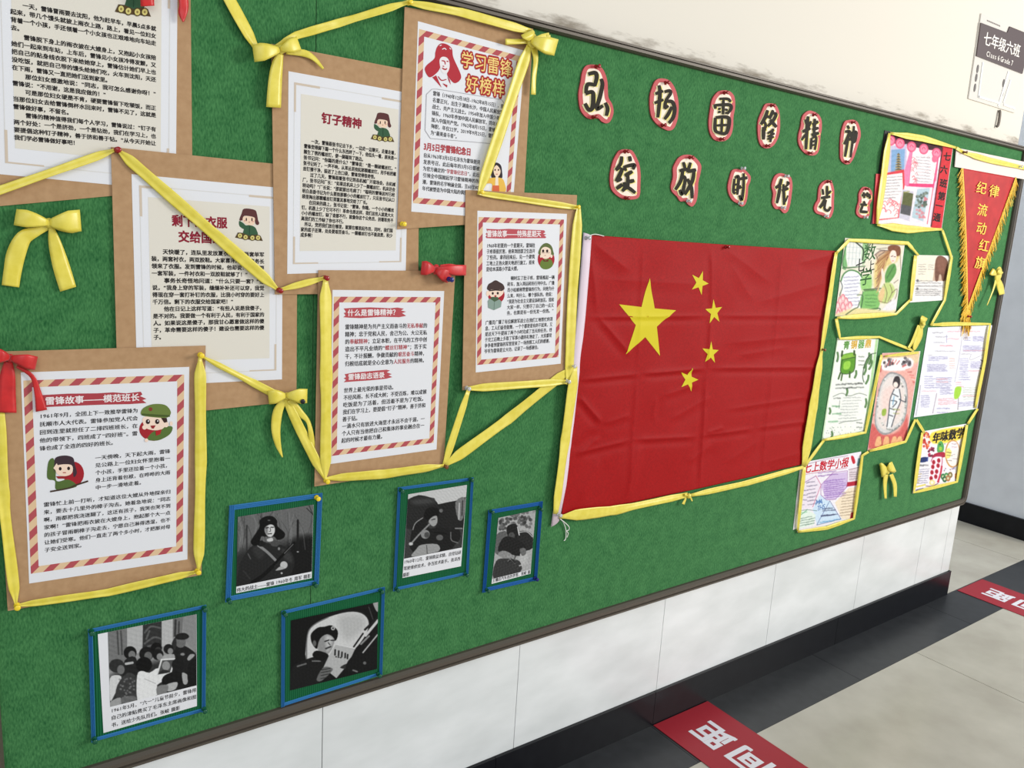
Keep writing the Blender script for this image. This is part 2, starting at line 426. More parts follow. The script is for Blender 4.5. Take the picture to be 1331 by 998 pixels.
# ------------------------------------------------------------------ pins
PINPROF = [(0, -.003), (.0006, -.003), (.0006, .0005), (.0040, .0006), (.0042, .0016), (.0026, .0028), (.0021, .0070), (.0030, .0088), (.0040, .0098), (.0040, .0112), (.0028, .0120), (0, .0121)]
def pin(px, colour, h, label, scale=1.0, tilt=(0, 0), group=None):
    c = K(*px, h); mb = MB(); P = []
    ax = Vector((tilt[0], -1, tilt[1])).normalized(); e1 = ax.orthogonal().normalized(); e2 = ax.cross(e1)
    for r, y in PINPROF:
        P.append([c+ax*(y*scale)+(e1*math.cos(a)+e2*math.sin(a))*max(r, 1e-5)*scale for a in np.linspace(0, 6.283, 14, endpoint=False)])
    mb.grid(P, closed=True); o = mb.build('push_pin', PIN[colour], smooth=True)
    return tag(o, label, 'push pin', group or 'push pins on the board')

# ------------------------------------------------------------------ printed story cards
def rectpts(q, h): return [K(*p, h) for p in q]
LH = .0026                                # one layer of card
RED = (178, 82, 88); TAN = (222, 190, 152)
class Sheet:
    """a kraft card with a paper sheet; lets us place print in millimetres on the sheet"""
    def __init__(s, layer, kq, sq, label, cream=False):
        s.h = .0004+layer*LH; h = s.h
        kp = rectpts(kq, h); ctr = sum(kp, Vector())/4
        s.root = thing('story_card', (ctr.x, -h, min(p.z for p in kp)), label, 'poster', 'story cards on kraft board')
        mb = MB(); mb.slab(kp, h, h+.0012); mb.build('kraft_backing', KRAFT, s.root)
        sp = rectpts(sq, h+.0015); mb = MB(); mb.slab(sp, h+.0012, h+.0015)
        s.paper = mb.build('paper_sheet', PAPER, s.root); s.q = [np.array([p.x, p.z]) for p in sp]
        s.ht = h+.0015+.00012
    def mm(s, u, v):
        u /= 210.; v /= 297.; q = s.q
        return (q[0]*(1-u)+q[1]*u)*(1-v)+(q[3]*(1-u)+q[2]*u)*v
    def P(s, u, v, dh=0): p = s.mm(u, v); return Vector((p[0], -s.ht-dh, p[1]))
def stripes(S, u0=2.5, v0=11, u1=203, v1=283, bw=9.5, per=26.0):
    mb = MB(); tan, red = tuple(s2l(TAN)), tuple(s2l(RED))
    R = [((u0, v0), (u1, v0+bw)), ((u0, v1-bw), (u1, v1)), ((u0, v0+bw), (u0+bw, v1-bw)), ((u1-bw, v0+bw), (u1, v1-bw))]
    def clip(poly, f):
        out = []
        for i in range(len(poly)):
            a, b = poly[i-1], poly[i]; fa, fb = f(a), f(b)
            if (fa >= 0) != (fb >= 0):
                t = fa/(fa-fb); out.append((a[0]+(b[0]-a[0])*t, a[1]+(b[1]-a[1])*t))
            if fb >= 0: out.append(b)
        return out
    for a, b in R:
        rc_ = [(a[0], a[1]), (b[0], a[1]), (b[0], b[1]), (a[0], b[1])]
        mb.poly([S.P(*p) for p in rc_], tan)
        k0 = math.floor((a[0]+a[1])/per)-1; k1 = math.ceil((b[0]+b[1])/per)+1
        for k in range(k0, k1):
            c0, c1 = k*per, k*per+per*.48
            pl = clip(clip(rc_, lambda p: p[0]+p[1]-c0), lambda p: c1-p[0]-p[1])
            if len(pl) > 2: mb.poly([S.P(*p, .00004) for p in pl], red)
    mb.build('striped_border', INK, S.paper)
def brackets(S):
    """cream inner page and the thin corner brackets of the older sheets"""
    mb = MB(); c = tuple(s2l((222, 216, 204))); w = tuple(s2l((206, 190, 172))); g = tuple(s2l((216, 214, 212)))
    def rect(u0, v0, u1, v1, col, dh): mb.poly([S.P(*p, dh) for p in ((u0, v0), (u1, v0), (u1, v1), (u0, v1))], col)
    for (a, b, d, e) in ((9, 14, 201, 15.2), (9, 281, 201, 282.2), (9, 14, 10, 282), (200, 14, 201, 282)): rect(a, b, d, e, g, 0 if e-b < 5 else .00003)
    rect(20, 29, 190, 262, c, 0)
    for u, v, su, sv in ((9, 14, 1, 1), (201, 14, -1, 1), (9, 282, 1, -1), (201, 282, -1, -1)):
        rect(min(u, u+su*42), min(v, v+sv*2), max(u, u+su*42), max(v, v+sv*3.2), w, .00007)
        rect(min(u, u+su*3.2), min(v, v+sv*42), max(u, u+su*3.2), max(v, v+sv*42), w, .0001)
    mb.build('page_frame', INK, S.paper)
BLK = tuple(s2l((38, 34, 34))); DRED = tuple(s2l((140, 34, 52))); CRIM = tuple(s2l((176, 66, 72)))
class Part:
    """each printed block or line becomes a part of its own on the sheet"""
    def __init__(s, S, name): s.S, s.name = S, name
def text_part(S, name='printed_text'): return Part(S, name), (lambda: None)
def own(fn):
    def g(p, *a, **k):
        if not isinstance(p, Part): return fn(p, *a, **k)
        mb = MB(); fn(mb, *a, **k); mb.build(p.name, INK, p.S.paper)
    return g
block = own(block); one_line = own(one_line)
def banner(S, cr, pts, h=.00012):
    a = Art(cr, S.ht+.0); a.poly(pts, (182, 78, 86)); a.build('heading_brush_stroke', S.paper)

C1 = Sheet(0, [(-40, -112), (247, -56), (250, 245), (-2, 268)], [(-14, -94), (231, -44), (228.5, 248), (-4, 226)],
           'story card at top left with bold text, cut by the picture edge, red bow above')
brackets(C1)
mb, fin = text_part(C1)
block(mb, ['　　一天，雷锋冒雨要去沈阳，他为赶早车，早晨5点多就', '起来，带几个馒头就披上雨衣上路，路上，看见一位妇女', '背着一个小孩，手还领着一个小女孩也正艰难地向车站走', '去。',
           '　　雷锋脱下身上的雨衣披在大嫂身上，又抱起小女孩陪', '她们一起来到车站，上车后，雷锋见小女孩冷得发颤，又', '把自己的贴身线衣脱下来给她穿上，雷锋估计她们早上也', '没吃饭，就把自己带的馒头给她们吃，火车到沈阳，天还',
           '在下雨，雷锋又一直把她们送到家里。', '　　那位妇女感激地说：“同志，我可怎么感谢你呀！”', '雷锋说：“不用谢，这是我应做的！”', '　　可是那位妇女硬是不肯，硬要雷锋留下吃顿饭，而正', '当那位妇女去给雷锋倒杯水回来时，雷锋不见了，这就是', '雷锋做好事，不留名。',
           '　　雷锋的精神值得我们每个人学习，雷锋说过：“钉子有', '两个好处：一个是挤劲，一个是钻劲，我们在学习上，也', '要提倡这种钉子精神，善于挤和善于钻。”从今天开始让', '我们学必雷锋做好事吧！'],
      (13, 4), (203, 37.5), (18.2, 178.3), C1.ht+.0002, 1.02, .028, BLK); fin()

C2 = Sheet(1, [(144, 191), (386.5, 216), (385, 521), (154, 545)], [(171, 226.2), (367.5, 244.5), (366.5, 493), (178.5, 502)],
           'story card with a dark red two-line title crossed by a yellow ribbon')
brackets(C2)
mb, fin = text_part(C2)
block(mb, ['　　天快暖了，连队里发放夏衣，每人两套单军', '装，两套衬衣，两双胶鞋。大家喜洋洋地从事务长', '领来了衣服。发到雷锋的时候，他却说：“我只要', '一套军装，一件衬衣和一双胶鞋就够了！”', '　　事务长奇怪地问道：“什么只要一套？”他', '说，“我身上穿的军装，缝缝补补还可以穿，我觉', '得现在穿一套打补钉的衣服，比我小时穿的要好上',
           '千万倍。剩下的衣服交给国家吧！”', '　　他在日记上这样写道：“有些人说是我傻子，', '是不对的。我要做一个有利于人民，有利于国家的', '人。如果说这是傻子，那我甘心愿意做这样的傻', '子，革命需要这样的傻子！建设也需要这样的傻', '子。'],
      (196.4, 326.6), (343.5, 331), (199.6, 438.4), C2.ht+.0002, 1.05, .028, BLK); fin()
mb, fin = text_part(C2, 'printed_heading')
one_line(mb, '剩下的衣服', (223, 286.6), (295.5, 289.8), C2.ht+.0002, 1.1, .03, DRED)
one_line(mb, '交给国家', (231.5, 307.2), (290, 310), C2.ht+.0002, 1.1, .03, DRED); fin()

C3 = Sheet(2, [(352.4, 57), (545.5, 94), (543, 381), (357, 382.5)], [(375, 92.5), (532, 121), (527.4, 351.5), (373.4, 356)],
           'story card with a single-line dark red four-character title, yellow bow at its top left corner')
brackets(C3)
mb, fin = text_part(C3)
block(mb, ['　　一次，雷锋跟张书记去下乡，一边走一边聊天，走着走着，', '雷锋觉得脚下踢一个什么东西绊了一下，他低头一看，原来是一', '颗生了锈的螺丝钉，便一脚踢到了路边。', '张书记问：“你踢的是什么？”雷锋说：“是一颗破螺丝钉。”', '张书记听了，一声不响，从草丛里捡起那颗螺丝钉，用手帕把螺', '丝钉擦干净，装进了上衣口袋，雷锋觉得很奇怪。',
           '　　过了几天，雷锋跟着张书记到县机械厂开现场会，去机械', '厂，张书记问厂长：“如果这机床上少了一颗螺丝钉，机床还会', '转动吗？”厂长说：“那就要出毛病了！”聪明的雷锋这时已经', '明白县委书记为什么要捡那颗小小的螺丝钉了，只见张书记从口', '袋里掏出那颗螺丝钉郑重其事地交给了厂长。',
           '　　在回来的路上，张书记说：“雷锋，你瞧，一个小小的螺丝', '钉，机器上少了它可不行！革命也是这样，我们这些人就是大大', '小小的螺丝钉，缺了谁都不行，就像你这个公务员，别看职务不', '高我们的工作缺了你也不行。', '　所以，党把我们放在哪里，就要在哪里起作用，同时，我们国', '家的底子还薄，处处要艰苦奋斗，一颗螺丝钉也不能浪费，积少', '成多啊！'],
      (395.3, 182.3), (516.5, 199.2), (390.6, 305), C3.ht+.0002, 1.25, .028, BLK); fin()
mb, fin = text_part(C3, 'printed_heading')
one_line(mb, '钉子精神', (418, 153), (470.5, 161.2), C3.ht+.0002, 1.0, .035, DRED); fin()

def helmet_kid(S, cr, name='printed_cartoon'):
    """small printed cartoon of a saluting child in a brown fur cap above a row of round badges; cr maps a 1198x998 drawing"""
    a = Art(cr, S.ht+.0002)
    a.poly([(330, 420), (330, 530), (400, 600), (430, 620), (420, 760), (720, 760), (715, 640), (660, 555), (560, 520), (470, 520), (420, 470)], (58, 92, 66), True)
    a.poly([(440, 130), (670, 160), (720, 260), (745, 400), (770, 470), (740, 515), (690, 490), (670, 400), (650, 330), (440, 300), (400, 400), (330, 400), (380, 250)], (92, 54, 54), True)
    a.poly([(440, 310), (655, 335), (670, 430), (650, 500), (560, 520), (460, 480), (405, 410)], (236, 206, 180), True)
    for x in (485, 610): a.ell(x, 385, 14, 42, (50, 34, 34))
    a.ell(450, 415, 20, 14, (214, 150, 140)); a.ell(630, 430, 20, 14, (214, 150, 140)); a.ell(550, 448, 16, 9, (170, 100, 90))
    a.stroke([(560, 530), (555, 740)], 10, (40, 66, 48)); a.poly([(240, 810), (300, 690), (400, 700), (560, 770), (720, 740), (800, 770), (850, 890), (700, 870), (440, 850)], (84, 66, 40))
    for x, y in ((345, 765), (468, 800), (620, 815), (745, 815)):
        a.ell(x, y, 62, 70, (84, 68, 42)); a.ell(x, y, 46, 52, (210, 198, 120)); a.ell(x, y, 18, 20, (140, 120, 70))
    a.build(name, S.paper)
helmet_kid(C3, crop(470, 140, 60, 1198))
helmet_kid(C2, lambda x, y: (300+.0801*(-97+x*.735)-1.0+.4, 240+.0801*(305+y*.69)-.5))
helmet_kid(C1, lambda x, y: (131+x*.0767, -50+y*.0805))

C4 = Sheet(3, [(525.6, 9), (692.5, 37.5), (679, 287), (516, 298)], [(543.3, 27.5), (682.5, 66), (665, 285), (534.6, 275)],
           'story card with a striped border, red soldier portrait and yellow outlined heading')
stripes(C4, per=27)
c4 = crop(530, 20, 170, 1331)
h4 = C4.ht+.0002
mb, fin = text_part(C4, 'printed_heading')
OUT = tuple(s2l((172, 50, 48))); YF = tuple(s2l((240, 208, 128)))
mb = MB()
for ch, x, y in (('学', 605, 447), ('习', 742, 475), ('雷', 870, 500), ('锋', 1000, 528), ('好', 655, 690), ('榜', 792, 712), ('样', 925, 735)):
    p = c4(x-62, y-2); q = c4(x+62, y+22)
    for off, col, dh in ((.115, OUT, 0), (.012, YF, .0005)): one_line(mb, ch, p, q, h4+dh, 1.15, off, col)
mb.build('printed_heading', INK, C4.paper)
a = Art(c4, h4)
PR = (178, 52, 62)
a.poly([(300, 320), (340, 285), (400, 295), (450, 340), (465, 430), (540, 600), (530, 660), (480, 690), (440, 660), (400, 600), (420, 520), (410, 440), (360, 420), (325, 450), (330, 530), (290, 590), (220, 630), (175, 560), (190, 510), (270, 440), (280, 380)], PR, True)
a.poly([(325, 450), (360, 420), (415, 450), (425, 530), (395, 590), (350, 580), (330, 520)], (232, 226, 228), True)
a.poly([(250, 630), (290, 610), (330, 700), (345, 735)], PR); a.poly([(355, 690), (405, 710), (400, 735), (365, 705)], PR); a.poly([(405, 620), (430, 660), (438, 705), (415, 660)], PR)
a.stroke([(345, 460), (375, 468), (382, 500)], 12, PR); a.stroke([(395, 465), (415, 470)], 12, PR); a.stroke([(350, 535), (380, 550), (400, 540)], 14, PR)
a.stroke([(355, 515), (372, 520)], 10, PR); a.stroke([(310, 620), (345, 660), (395, 650)], 10, PR); a.stroke([(325, 310), (345, 300)], 9, (232, 226, 228)); a.stroke([(350, 345), (375, 335), (392, 350)], 10, (232, 226, 228)); a.stroke([(425, 330), (440, 345)], 9, (232, 226, 228))
a.build('printed_portrait', C4.paper)
c4b = crop(530, 100, 140, 1331)
mb, fin = text_part(C4)
block(mb, ['雷锋（1940年12月18日-1962年8月15日），原', '名雷正兴，出生于湖南长沙，中国人民解放军', '战士、共产主义战士。1954年加入中国少年先', '锋队，1960年参加中国人民解放军，同年11月', '加入中国共产党。1962年8月15日，雷锋因公', '殉职，年仅22岁。2019年9月25日，雷锋被评', '为“最美奋斗者”。'],
      (562.8, 121), (655, 138.5), (559.8, 172.2), h4, 1.18, .016, BLK)
block(mb, ['自从1963年3月5日毛泽东为雷锋题词', '发表号召，此后每年的3月5日都被', '为官方确定的“{学雷锋纪念日}”，此后', '引领全中国掀起学习雷锋精神的热', '潮，雷锋的名字响遍全国，至60至80', '年代被塑造为中国大陆的偶像。'],
      (550.5, 201.5), (624, 211), (548.8, 244.7), h4, 1.18, .016, BLK, CRIM); fin()
mb, fin = text_part(C4, 'printed_heading')
one_line(mb, '3月5日学雷锋纪念日', (550.5, 190), (612.5, 197.8), h4, 1.3, .035, CRIM); fin()
a = Art(c4b, h4)
bx = [(365, 150), (1160, 280), (1195, 330), (1190, 720), (1120, 830), (280, 760), (215, 660), (232, 215), (300, 150)]
for i in range(len(bx)): a.stroke([bx[i-1], bx[i]], 7, (170, 168, 172), 1)
a.build('text_box_outline', C4.paper)
a = Art(crop(530, 180, 140, 1331), h4)
a.poly([(1040, 490), (1040, 370), (1070, 310), (1105, 298), (1150, 330), (1165, 400), (1160, 495)], (52, 44, 48), True)
a.poly([(930, 560), (940, 505), (1040, 485), (1160, 490), (1200, 560), (1205, 660), (1045, 660), (1040, 560)], (232, 186, 84), True)
a.poly([(1062, 370), (1100, 330), (1145, 390), (1135, 450), (1100, 475), (1068, 440)], (240, 214, 190), True)
a.poly([(1085, 470), (1118, 470), (1120, 580), (1080, 580)], (240, 222, 200)); a.poly([(1048, 580), (1130, 580), (1132, 660), (1046, 660)], (214, 106, 70))
a.ell(1080, 388, 9, 12, (60, 40, 40)); a.ell(1122, 388, 9, 12, (60, 40, 40)); a.stroke([(1088, 440), (1112, 440)], 9, (190, 90, 80)); a.poly([(930, 570), (1005, 575), (1000, 640), (925, 640)], (240, 238, 236))
a.build('printed_cartoon', C4.paper)

C6 = Sheet(3, [(413.5, 351), (591.5, 352), (576.2, 606), (408.4, 632)], [(432.2, 376.7), (577.4, 378.2), (567.4, 584), (429, 603)],
           'story card with two red brush headings, red bow at its top right corner')
stripes(C6)
h6 = C6.ht+.0002
c6 = crop(430, 390, 160, 1331)
a = Art(c6, C6.ht+.0001)
a.poly([(140, 90), (220, 85), (430, 78), (640, 88), (720, 80), (790, 92), (760, 112), (815, 125), (770, 140), (815, 170), (740, 185), (560, 180), (320, 195), (200, 190), (135, 185), (160, 165), (140, 140), (165, 130)], (182, 80, 86)); a.build('heading_brush_stroke', C6.paper)
a = Art(c6, C6.ht+.0001)
a.poly([(150, 800), (240, 785), (400, 770), (600, 752), (640, 760), (605, 780), (660, 800), (625, 812), (665, 832), (600, 850), (420, 868), (240, 880), (140, 888), (165, 862), (140, 845), (165, 832)], (182, 80, 86)); a.build('heading_brush_stroke', C6.paper)
mb, fin = text_part(C6, 'printed_heading'); WH = tuple(s2l((236, 228, 228)))
one_line(mb, '什么是雷锋精神？', c6(180, 138), c6(735, 130), h6, 1.0, .02, WH)
one_line(mb, '雷锋励志语录', c6(186, 832), c6(582, 808), h6, 1.0, .02, WH); fin()
mb, fin = text_part(C6)
block(mb, ['雷锋精神是为共产主义而奋斗的{无私奉献}的', '精神；忠于党和人民，舍己为公、大公无私', '的{奉献精神}；立足本职，在平凡的工作中创', '造出不平凡业绩的“{螺丝钉精神}”；苦于实', '干，不计报酬，争做贡献的{艰苦奋斗}精神，', '归根结底就是全心全意为{人民服务}的精神。'],
      (448.6, 424.9), (555.5, 423), (448.4, 473), h6, 1.15, .018, BLK, CRIM)
block(mb, ['世界上最光荣的事是劳动。', '不经风雨，长不成大树；不受百炼，难以成钢', '吃饭是为了活着，但活着不是为了吃饭。', '我们在学习上，要提倡“钉子”精神，善于挤和', '善于钻。', '一滴水只有放进大海里才永远不会干涸，一', '个人只有当他把自己和集体的事业融合在一', '起的时候才最有力量。'],
      (446.8, 507.6), (555, 500.2), (443.8, 572.8), h6, 1.15, .018, BLK, n=19.6); fin()

C5 = Sheet(4, [(604.9, 246.8), (749.6, 253.5), (737.4, 498), (600.6, 507)], [(620.6, 273.8), (736.9, 277.9), (728.8, 472.6), (618.4, 484)],
           'story card with two oval cartoons and one red brush heading, beside the flag')
stripes(C5)
h5 = C5.ht+.0002
c5 = crop(615, 290, 130, 1331); c5b = crop(615, 375, 130, 1297)
a = Art(c5, C5.ht+.0001)
a.poly([(175, 75), (340, 82), (470, 75), (700, 85), (945, 95), (960, 120), (930, 140), (975, 150), (945, 165), (975, 185), (960, 200), (640, 200), (400, 205), (180, 200), (165, 180), (185, 160), (165, 145), (190, 120)], (186, 84, 92)); a.build('heading_brush_stroke', C5.paper)
mb, fin = text_part(C5, 'printed_heading'); one_line(mb, '雷锋故事——特殊星期天', c5(182, 140), c5(905, 142), h5, 1.15, .02, WH); fin()
mb, fin = text_part(C5)
block(mb, ['1960年初夏的一个星期天，雷锋肚', '子疼得很厉害，他来到团部卫生连开', '了些药。拿药回来后，见一个建筑', '工地上正热火朝天地进行施工，原来', '是给本溪路小学盖大楼。'], (632.6, 319.3), (695.8, 318.8), (632, 350), h5, 1.3, .018, BLK)
block(mb, ['　顿时忘了肚子疼，雷锋推起一辆', '砖车，加入到运砖的行列中去。广播', '员小姑娘称赞雷锋的行为，问他为什', '么来，叫什么，哪个部队的。他说：', '“我是为社会主义建设添砖加瓦，我和', '大家一样，只要尽了自己的一点义', '务，也算是有一份光发一份热。”'], (659.6, 361.8), (721, 360.3), (658.8, 407), h5, 1.3, .018, BLK)
block(mb, ['广播员广播了有位解放军战士在我们工地帮忙的消', '息，工人们备受鼓舞，一个个都更是有的干起来，又', '是这天下午提前了两个小时完成了当天的任务，终', '于完工后晚上多取了军事小建的礼物走了，大家都觉', '争争着到雷锋的军营里来了一场热情工人们的感谢，', '爷爷为雷锋是立大功，记录了一场感谢会。'], (631, 419.5), (718.5, 414.5), (629.5, 456.7), h5, 1.3, .018, BLK); fin()
a = Art(c5, h5)
a.ell(972, 480, 112, 130, (168, 40, 52)); a.poly([(880, 420), (885, 340), (930, 280), (985, 265), (1040, 300), (1065, 370), (1060, 430)], (96, 108, 62), True)
a.poly([(890, 560), (920, 490), (1030, 480), (1060, 560), (1000, 610), (930, 608)], (104, 124, 58), True)
a.poly([(905, 350), (960, 315), (1030, 350), (1028, 440), (965, 475), (905, 440)], (240, 216, 196), True); a.ell(1042, 440, 15, 22, (240, 216, 196)); a.ell(902, 440, 12, 20, (240, 216, 196))
for x in (932, 986): a.ell(x, 370, 15, 20, (48, 34, 34))
a.stroke([(910, 390), (935, 398), (960, 390)], 6, (150, 120, 110)); a.stroke([(970, 392), (1000, 398), (1020, 388)], 6, (150, 120, 110)); a.stroke([(950, 430), (968, 430)], 8, (180, 80, 80)); a.poly([(930, 480), (965, 500), (1005, 480), (1000, 510), (940, 510)], (110, 44, 40))
a.build('printed_cartoon', C5.paper)
a = Art(c5b, h5)
a.ell(300, 80, 108, 115, (168, 40, 52)); a.poly([(195, 20), (195, -50), (240, -80), (290, -108), (340, -85), (395, -45), (390, 20)], (72, 56, 54), True)
a.poly([(205, 20), (380, 20), (385, 70), (330, 115), (280, 120), (225, 100)], (240, 214, 194), True); a.ell(190, 65, 20, 36, (240, 214, 194)); a.ell(352, 55, 18, 26, (240, 214, 194))
a.poly([(200, 20), (290, 10), (385, 20), (375, 32), (290, 26), (210, 36)], (60, 46, 44)); a.poly([(190, 160), (215, 130), (280, 170), (340, 140), (370, 170), (360, 240), (270, 280), (195, 250)], (136, 156, 146))
a.poly([(222, 130), (275, 172), (335, 140), (320, 110), (240, 108)], (74, 96, 70)); a.stroke([(275, 172), (270, 278)], 7, (96, 116, 108)); a.ell(255, 62, 13, 17, (44, 30, 30)); a.ell(320, 60, 13, 17, (44, 30, 30)); a.ell(290, 98, 14, 12, (170, 60, 60))
a.build('printed_cartoon', C5.paper)

C7 = Sheet(2, [(-11, 457), (267, 449), (261.6, 746.7), (10, 793.5)], [(27, 484), (246, 476.8), (243.6, 726.9), (37.9, 758.3)],
           'story card at lower left with two cartoon children in green caps')
stripes(C7, per=25)
h7 = C7.ht+.0002
c7 = crop(0, 440, 280, 1331)
a = Art(c7, C7.ht+.0001)
a.poly([(240, 350), (420, 340), (600, 338), (700, 332), (780, 338), (870, 328), (880, 345), (865, 355), (905, 372), (880, 380), (905, 398), (800, 405), (640, 408), (460, 415), (240, 425), (255, 400), (240, 385)], (170, 66, 74)); a.build('heading_brush_stroke', C7.paper)
mb, fin = text_part(C7, 'printed_heading'); one_line(mb, '雷锋故事——模范班长', c7(278, 386), c7(862, 362), h7, 1.0, .02, WH); fin()
mb, fin = text_part(C7)
block(mb, ['1961年9月，全团上下一致推举雷锋为', '抚顺市人大代表。雷锋参加党人代会', '回到连里就担任了二排四班班长，在', '他的带领下，四班成了“四好班”。雷', '锋也成了全连的四好的班长。'], (51.3, 541), (179.5, 533.4), (51.5, 583), h7, 1.0, .018, BLK)
block(mb, ['一天傍晚，天下起大雨，雷锋', '见公路上一位妇女怀里抱着一', '个小孩，手里还拉着一个小孩，', '身上还背着包袱，在哗哗的大雨', '中一步一滑地走着。'], (123.5, 595.3), (221.5, 586.2), (124, 633.8), h7, 1.0, .018, BLK)
block(mb, ['雷锋忙上前一打听，才知道这位大嫂从外地探亲归', '来，要去十几里外的樟子沟去。她着急地说：“同志', '啊，雨都把我浇迷糊了，这还有孩子，我哭也哭不到', '家啊！”雷锋把雨衣披在大嫂身上，抱起那个大一点', '的孩子冒雨朝樟子沟走去，宁愿自己淋得透湿，也不', '让她们受寒。他们一直走了两个多小时，才把那对母', '子安全送到家。'], (56.5, 656), (222, 638.8), (57.7, 715), h7, 1.0, .018, BLK); fin()
a = Art(c7, h7)
a.ell(950, 560, 90, 72, (160, 40, 48)); a.poly([(910, 620), (940, 580), (1010, 545), (1065, 545), (1050, 590), (990, 625), (940, 630)], (88, 112, 56), True)
a.poly([(888, 485), (1010, 480), (1030, 520), (1000, 560), (940, 565), (895, 545)], (240, 214, 196), True); a.ell(1026, 530, 16, 18, (240, 214, 196)); a.ell(893, 548, 14, 14, (240, 214, 196))
a.poly([(870, 465), (885, 430), (945, 405), (1020, 410), (1055, 450), (1045, 480), (1010, 490), (900, 480)], (106, 124, 62), True); a.stroke([(875, 468), (960, 475), (1050, 478)], 14, (74, 90, 44)); a.ell(930, 436, 12, 12, (130, 60, 50))
a.poly([(995, 490), (1030, 490), (1035, 515), (1015, 520)], (60, 40, 36)); 
for x in (914, 972): a.ell(x, 513, 13, 15, (44, 32, 32)); a.ell(x+3, 509, 4, 5, (230, 226, 226))
a.poly([(930, 538), (962, 536), (950, 556), (938, 555)], (150, 40, 44)); a.poly([(960, 570), (1000, 560), (990, 590), (965, 600)], (170, 40, 44)); a.ell(1058, 525, 9, 14, (240, 214, 196)); a.ell(905, 628, 11, 11, (240, 214, 196))
a.build('printed_cartoon', C7.paper)
a = Art(c7, h7)
a.ell(455, 835, 64, 75, (160, 36, 46)); a.poly([(300, 870), (290, 840), (300, 760), (330, 740), (345, 800), (350, 880), (420, 870), (470, 900), (460, 920), (350, 935), (340, 880)], (84, 106, 54), True)
a.poly([(335, 775), (345, 735), (400, 722), (450, 735), (462, 775), (475, 830), (455, 855), (440, 800), (350, 800), (335, 830)], (64, 48, 56), True)
a.poly([(350, 785), (440, 780), (445, 830), (400, 850), (352, 835)], (240, 212, 192), True); a.ell(372, 804, 9, 11, (44, 32, 32)); a.ell(424, 802, 9, 11, (44, 32, 32)); a.stroke([(388, 828), (408, 828)], 6, (170, 70, 70)); a.poly([(330, 800), (350, 770), (362, 790), (345, 815)], (240, 212, 192))
a.stroke([(310, 945), (420, 925), (470, 905), (545, 880)], 10, (70, 54, 44), 1); a.poly([(345, 850), (420, 850), (400, 865), (360, 866)], (150, 40, 44))
a.build('printed_cartoon', C7.paper)

# ------------------------------------------------------------------ satin ribbons
def strip(mb, pts, n=4, crown=.0003, fix=None, fold=0):
    """pts: (px, py, width in photo px, h, tilt); a satin band laid over the board"""
    A = np.array([tuple(p)+(0,)*(5-len(p)) for p in pts], float); N = len(A); P = []
    for i in range(N):
        if fix is not None: nn = np.array(fix)
        else:
            t = A[min(i+1, N-1), :2]-A[max(i-1, 0), :2]; t = t/(np.linalg.norm(t)+1e-9); nn = np.array([-t[1], t[0]])
        row = []
        for s in np.linspace(-1, 1, n+1):
            c = A[i, :2]+nn*A[i, 2]/2*s
            row.append(K(c[0], c[1], max(.0012, A[i, 3]+crown*(1-s*s)+A[i, 4]*s+fold*max(0, 1-abs(s-.25)*1.7))))
        P.append(row)
    mb.grid(P)
def ribbon(label, path, ws, nar=.35, tilt=None, group='yellow ribbons strung between pins', m=None):
    """path: (px, py, h) pins; ws: (start, mid, end) width per stretch"""
    L = []
    for k, (a, b) in enumerate(zip(path[:-1], path[1:])):
        w = ws[k]; w = w if isinstance(w, tuple) else (w*nar, w, w*nar)
        d = math.hypot(b[0]-a[0], b[1]-a[1]); n = max(6, int(d/7)); tl = (tilt[k] if tilt else random.uniform(-.0016, .0016))
        for i in range(n+1 if k == len(path)-2 else n):
            t = i/n; e = min(1, min(t, 1-t)*d/26.); e = e*e*(3-2*e)
            we = w[0] if t < .5 else w[2]
            wob = math.sin(t*d/17.+k*2)*.05+1
            L.append((a[0]+(b[0]-a[0])*t, a[1]+(b[1]-a[1])*t, (we+(w[1]-we)*e)*wob, a[2]+(b[2]-a[2])*t+.002*math.sin(math.pi*t), tl*e))
    mb = MB(); strip(mb, L, 8, fold=random.choice((-1, 1))*random.uniform(.0006, .0012)); o = mb.build('ribbon', m or SATIN, smooth=True, solid=.00035)
    return tag(o, label, 'ribbon', group)
def smooth_rows(pts, k=5): return smooth_open([tuple(p)+(0,)*(5-len(p)) for p in pts], k)
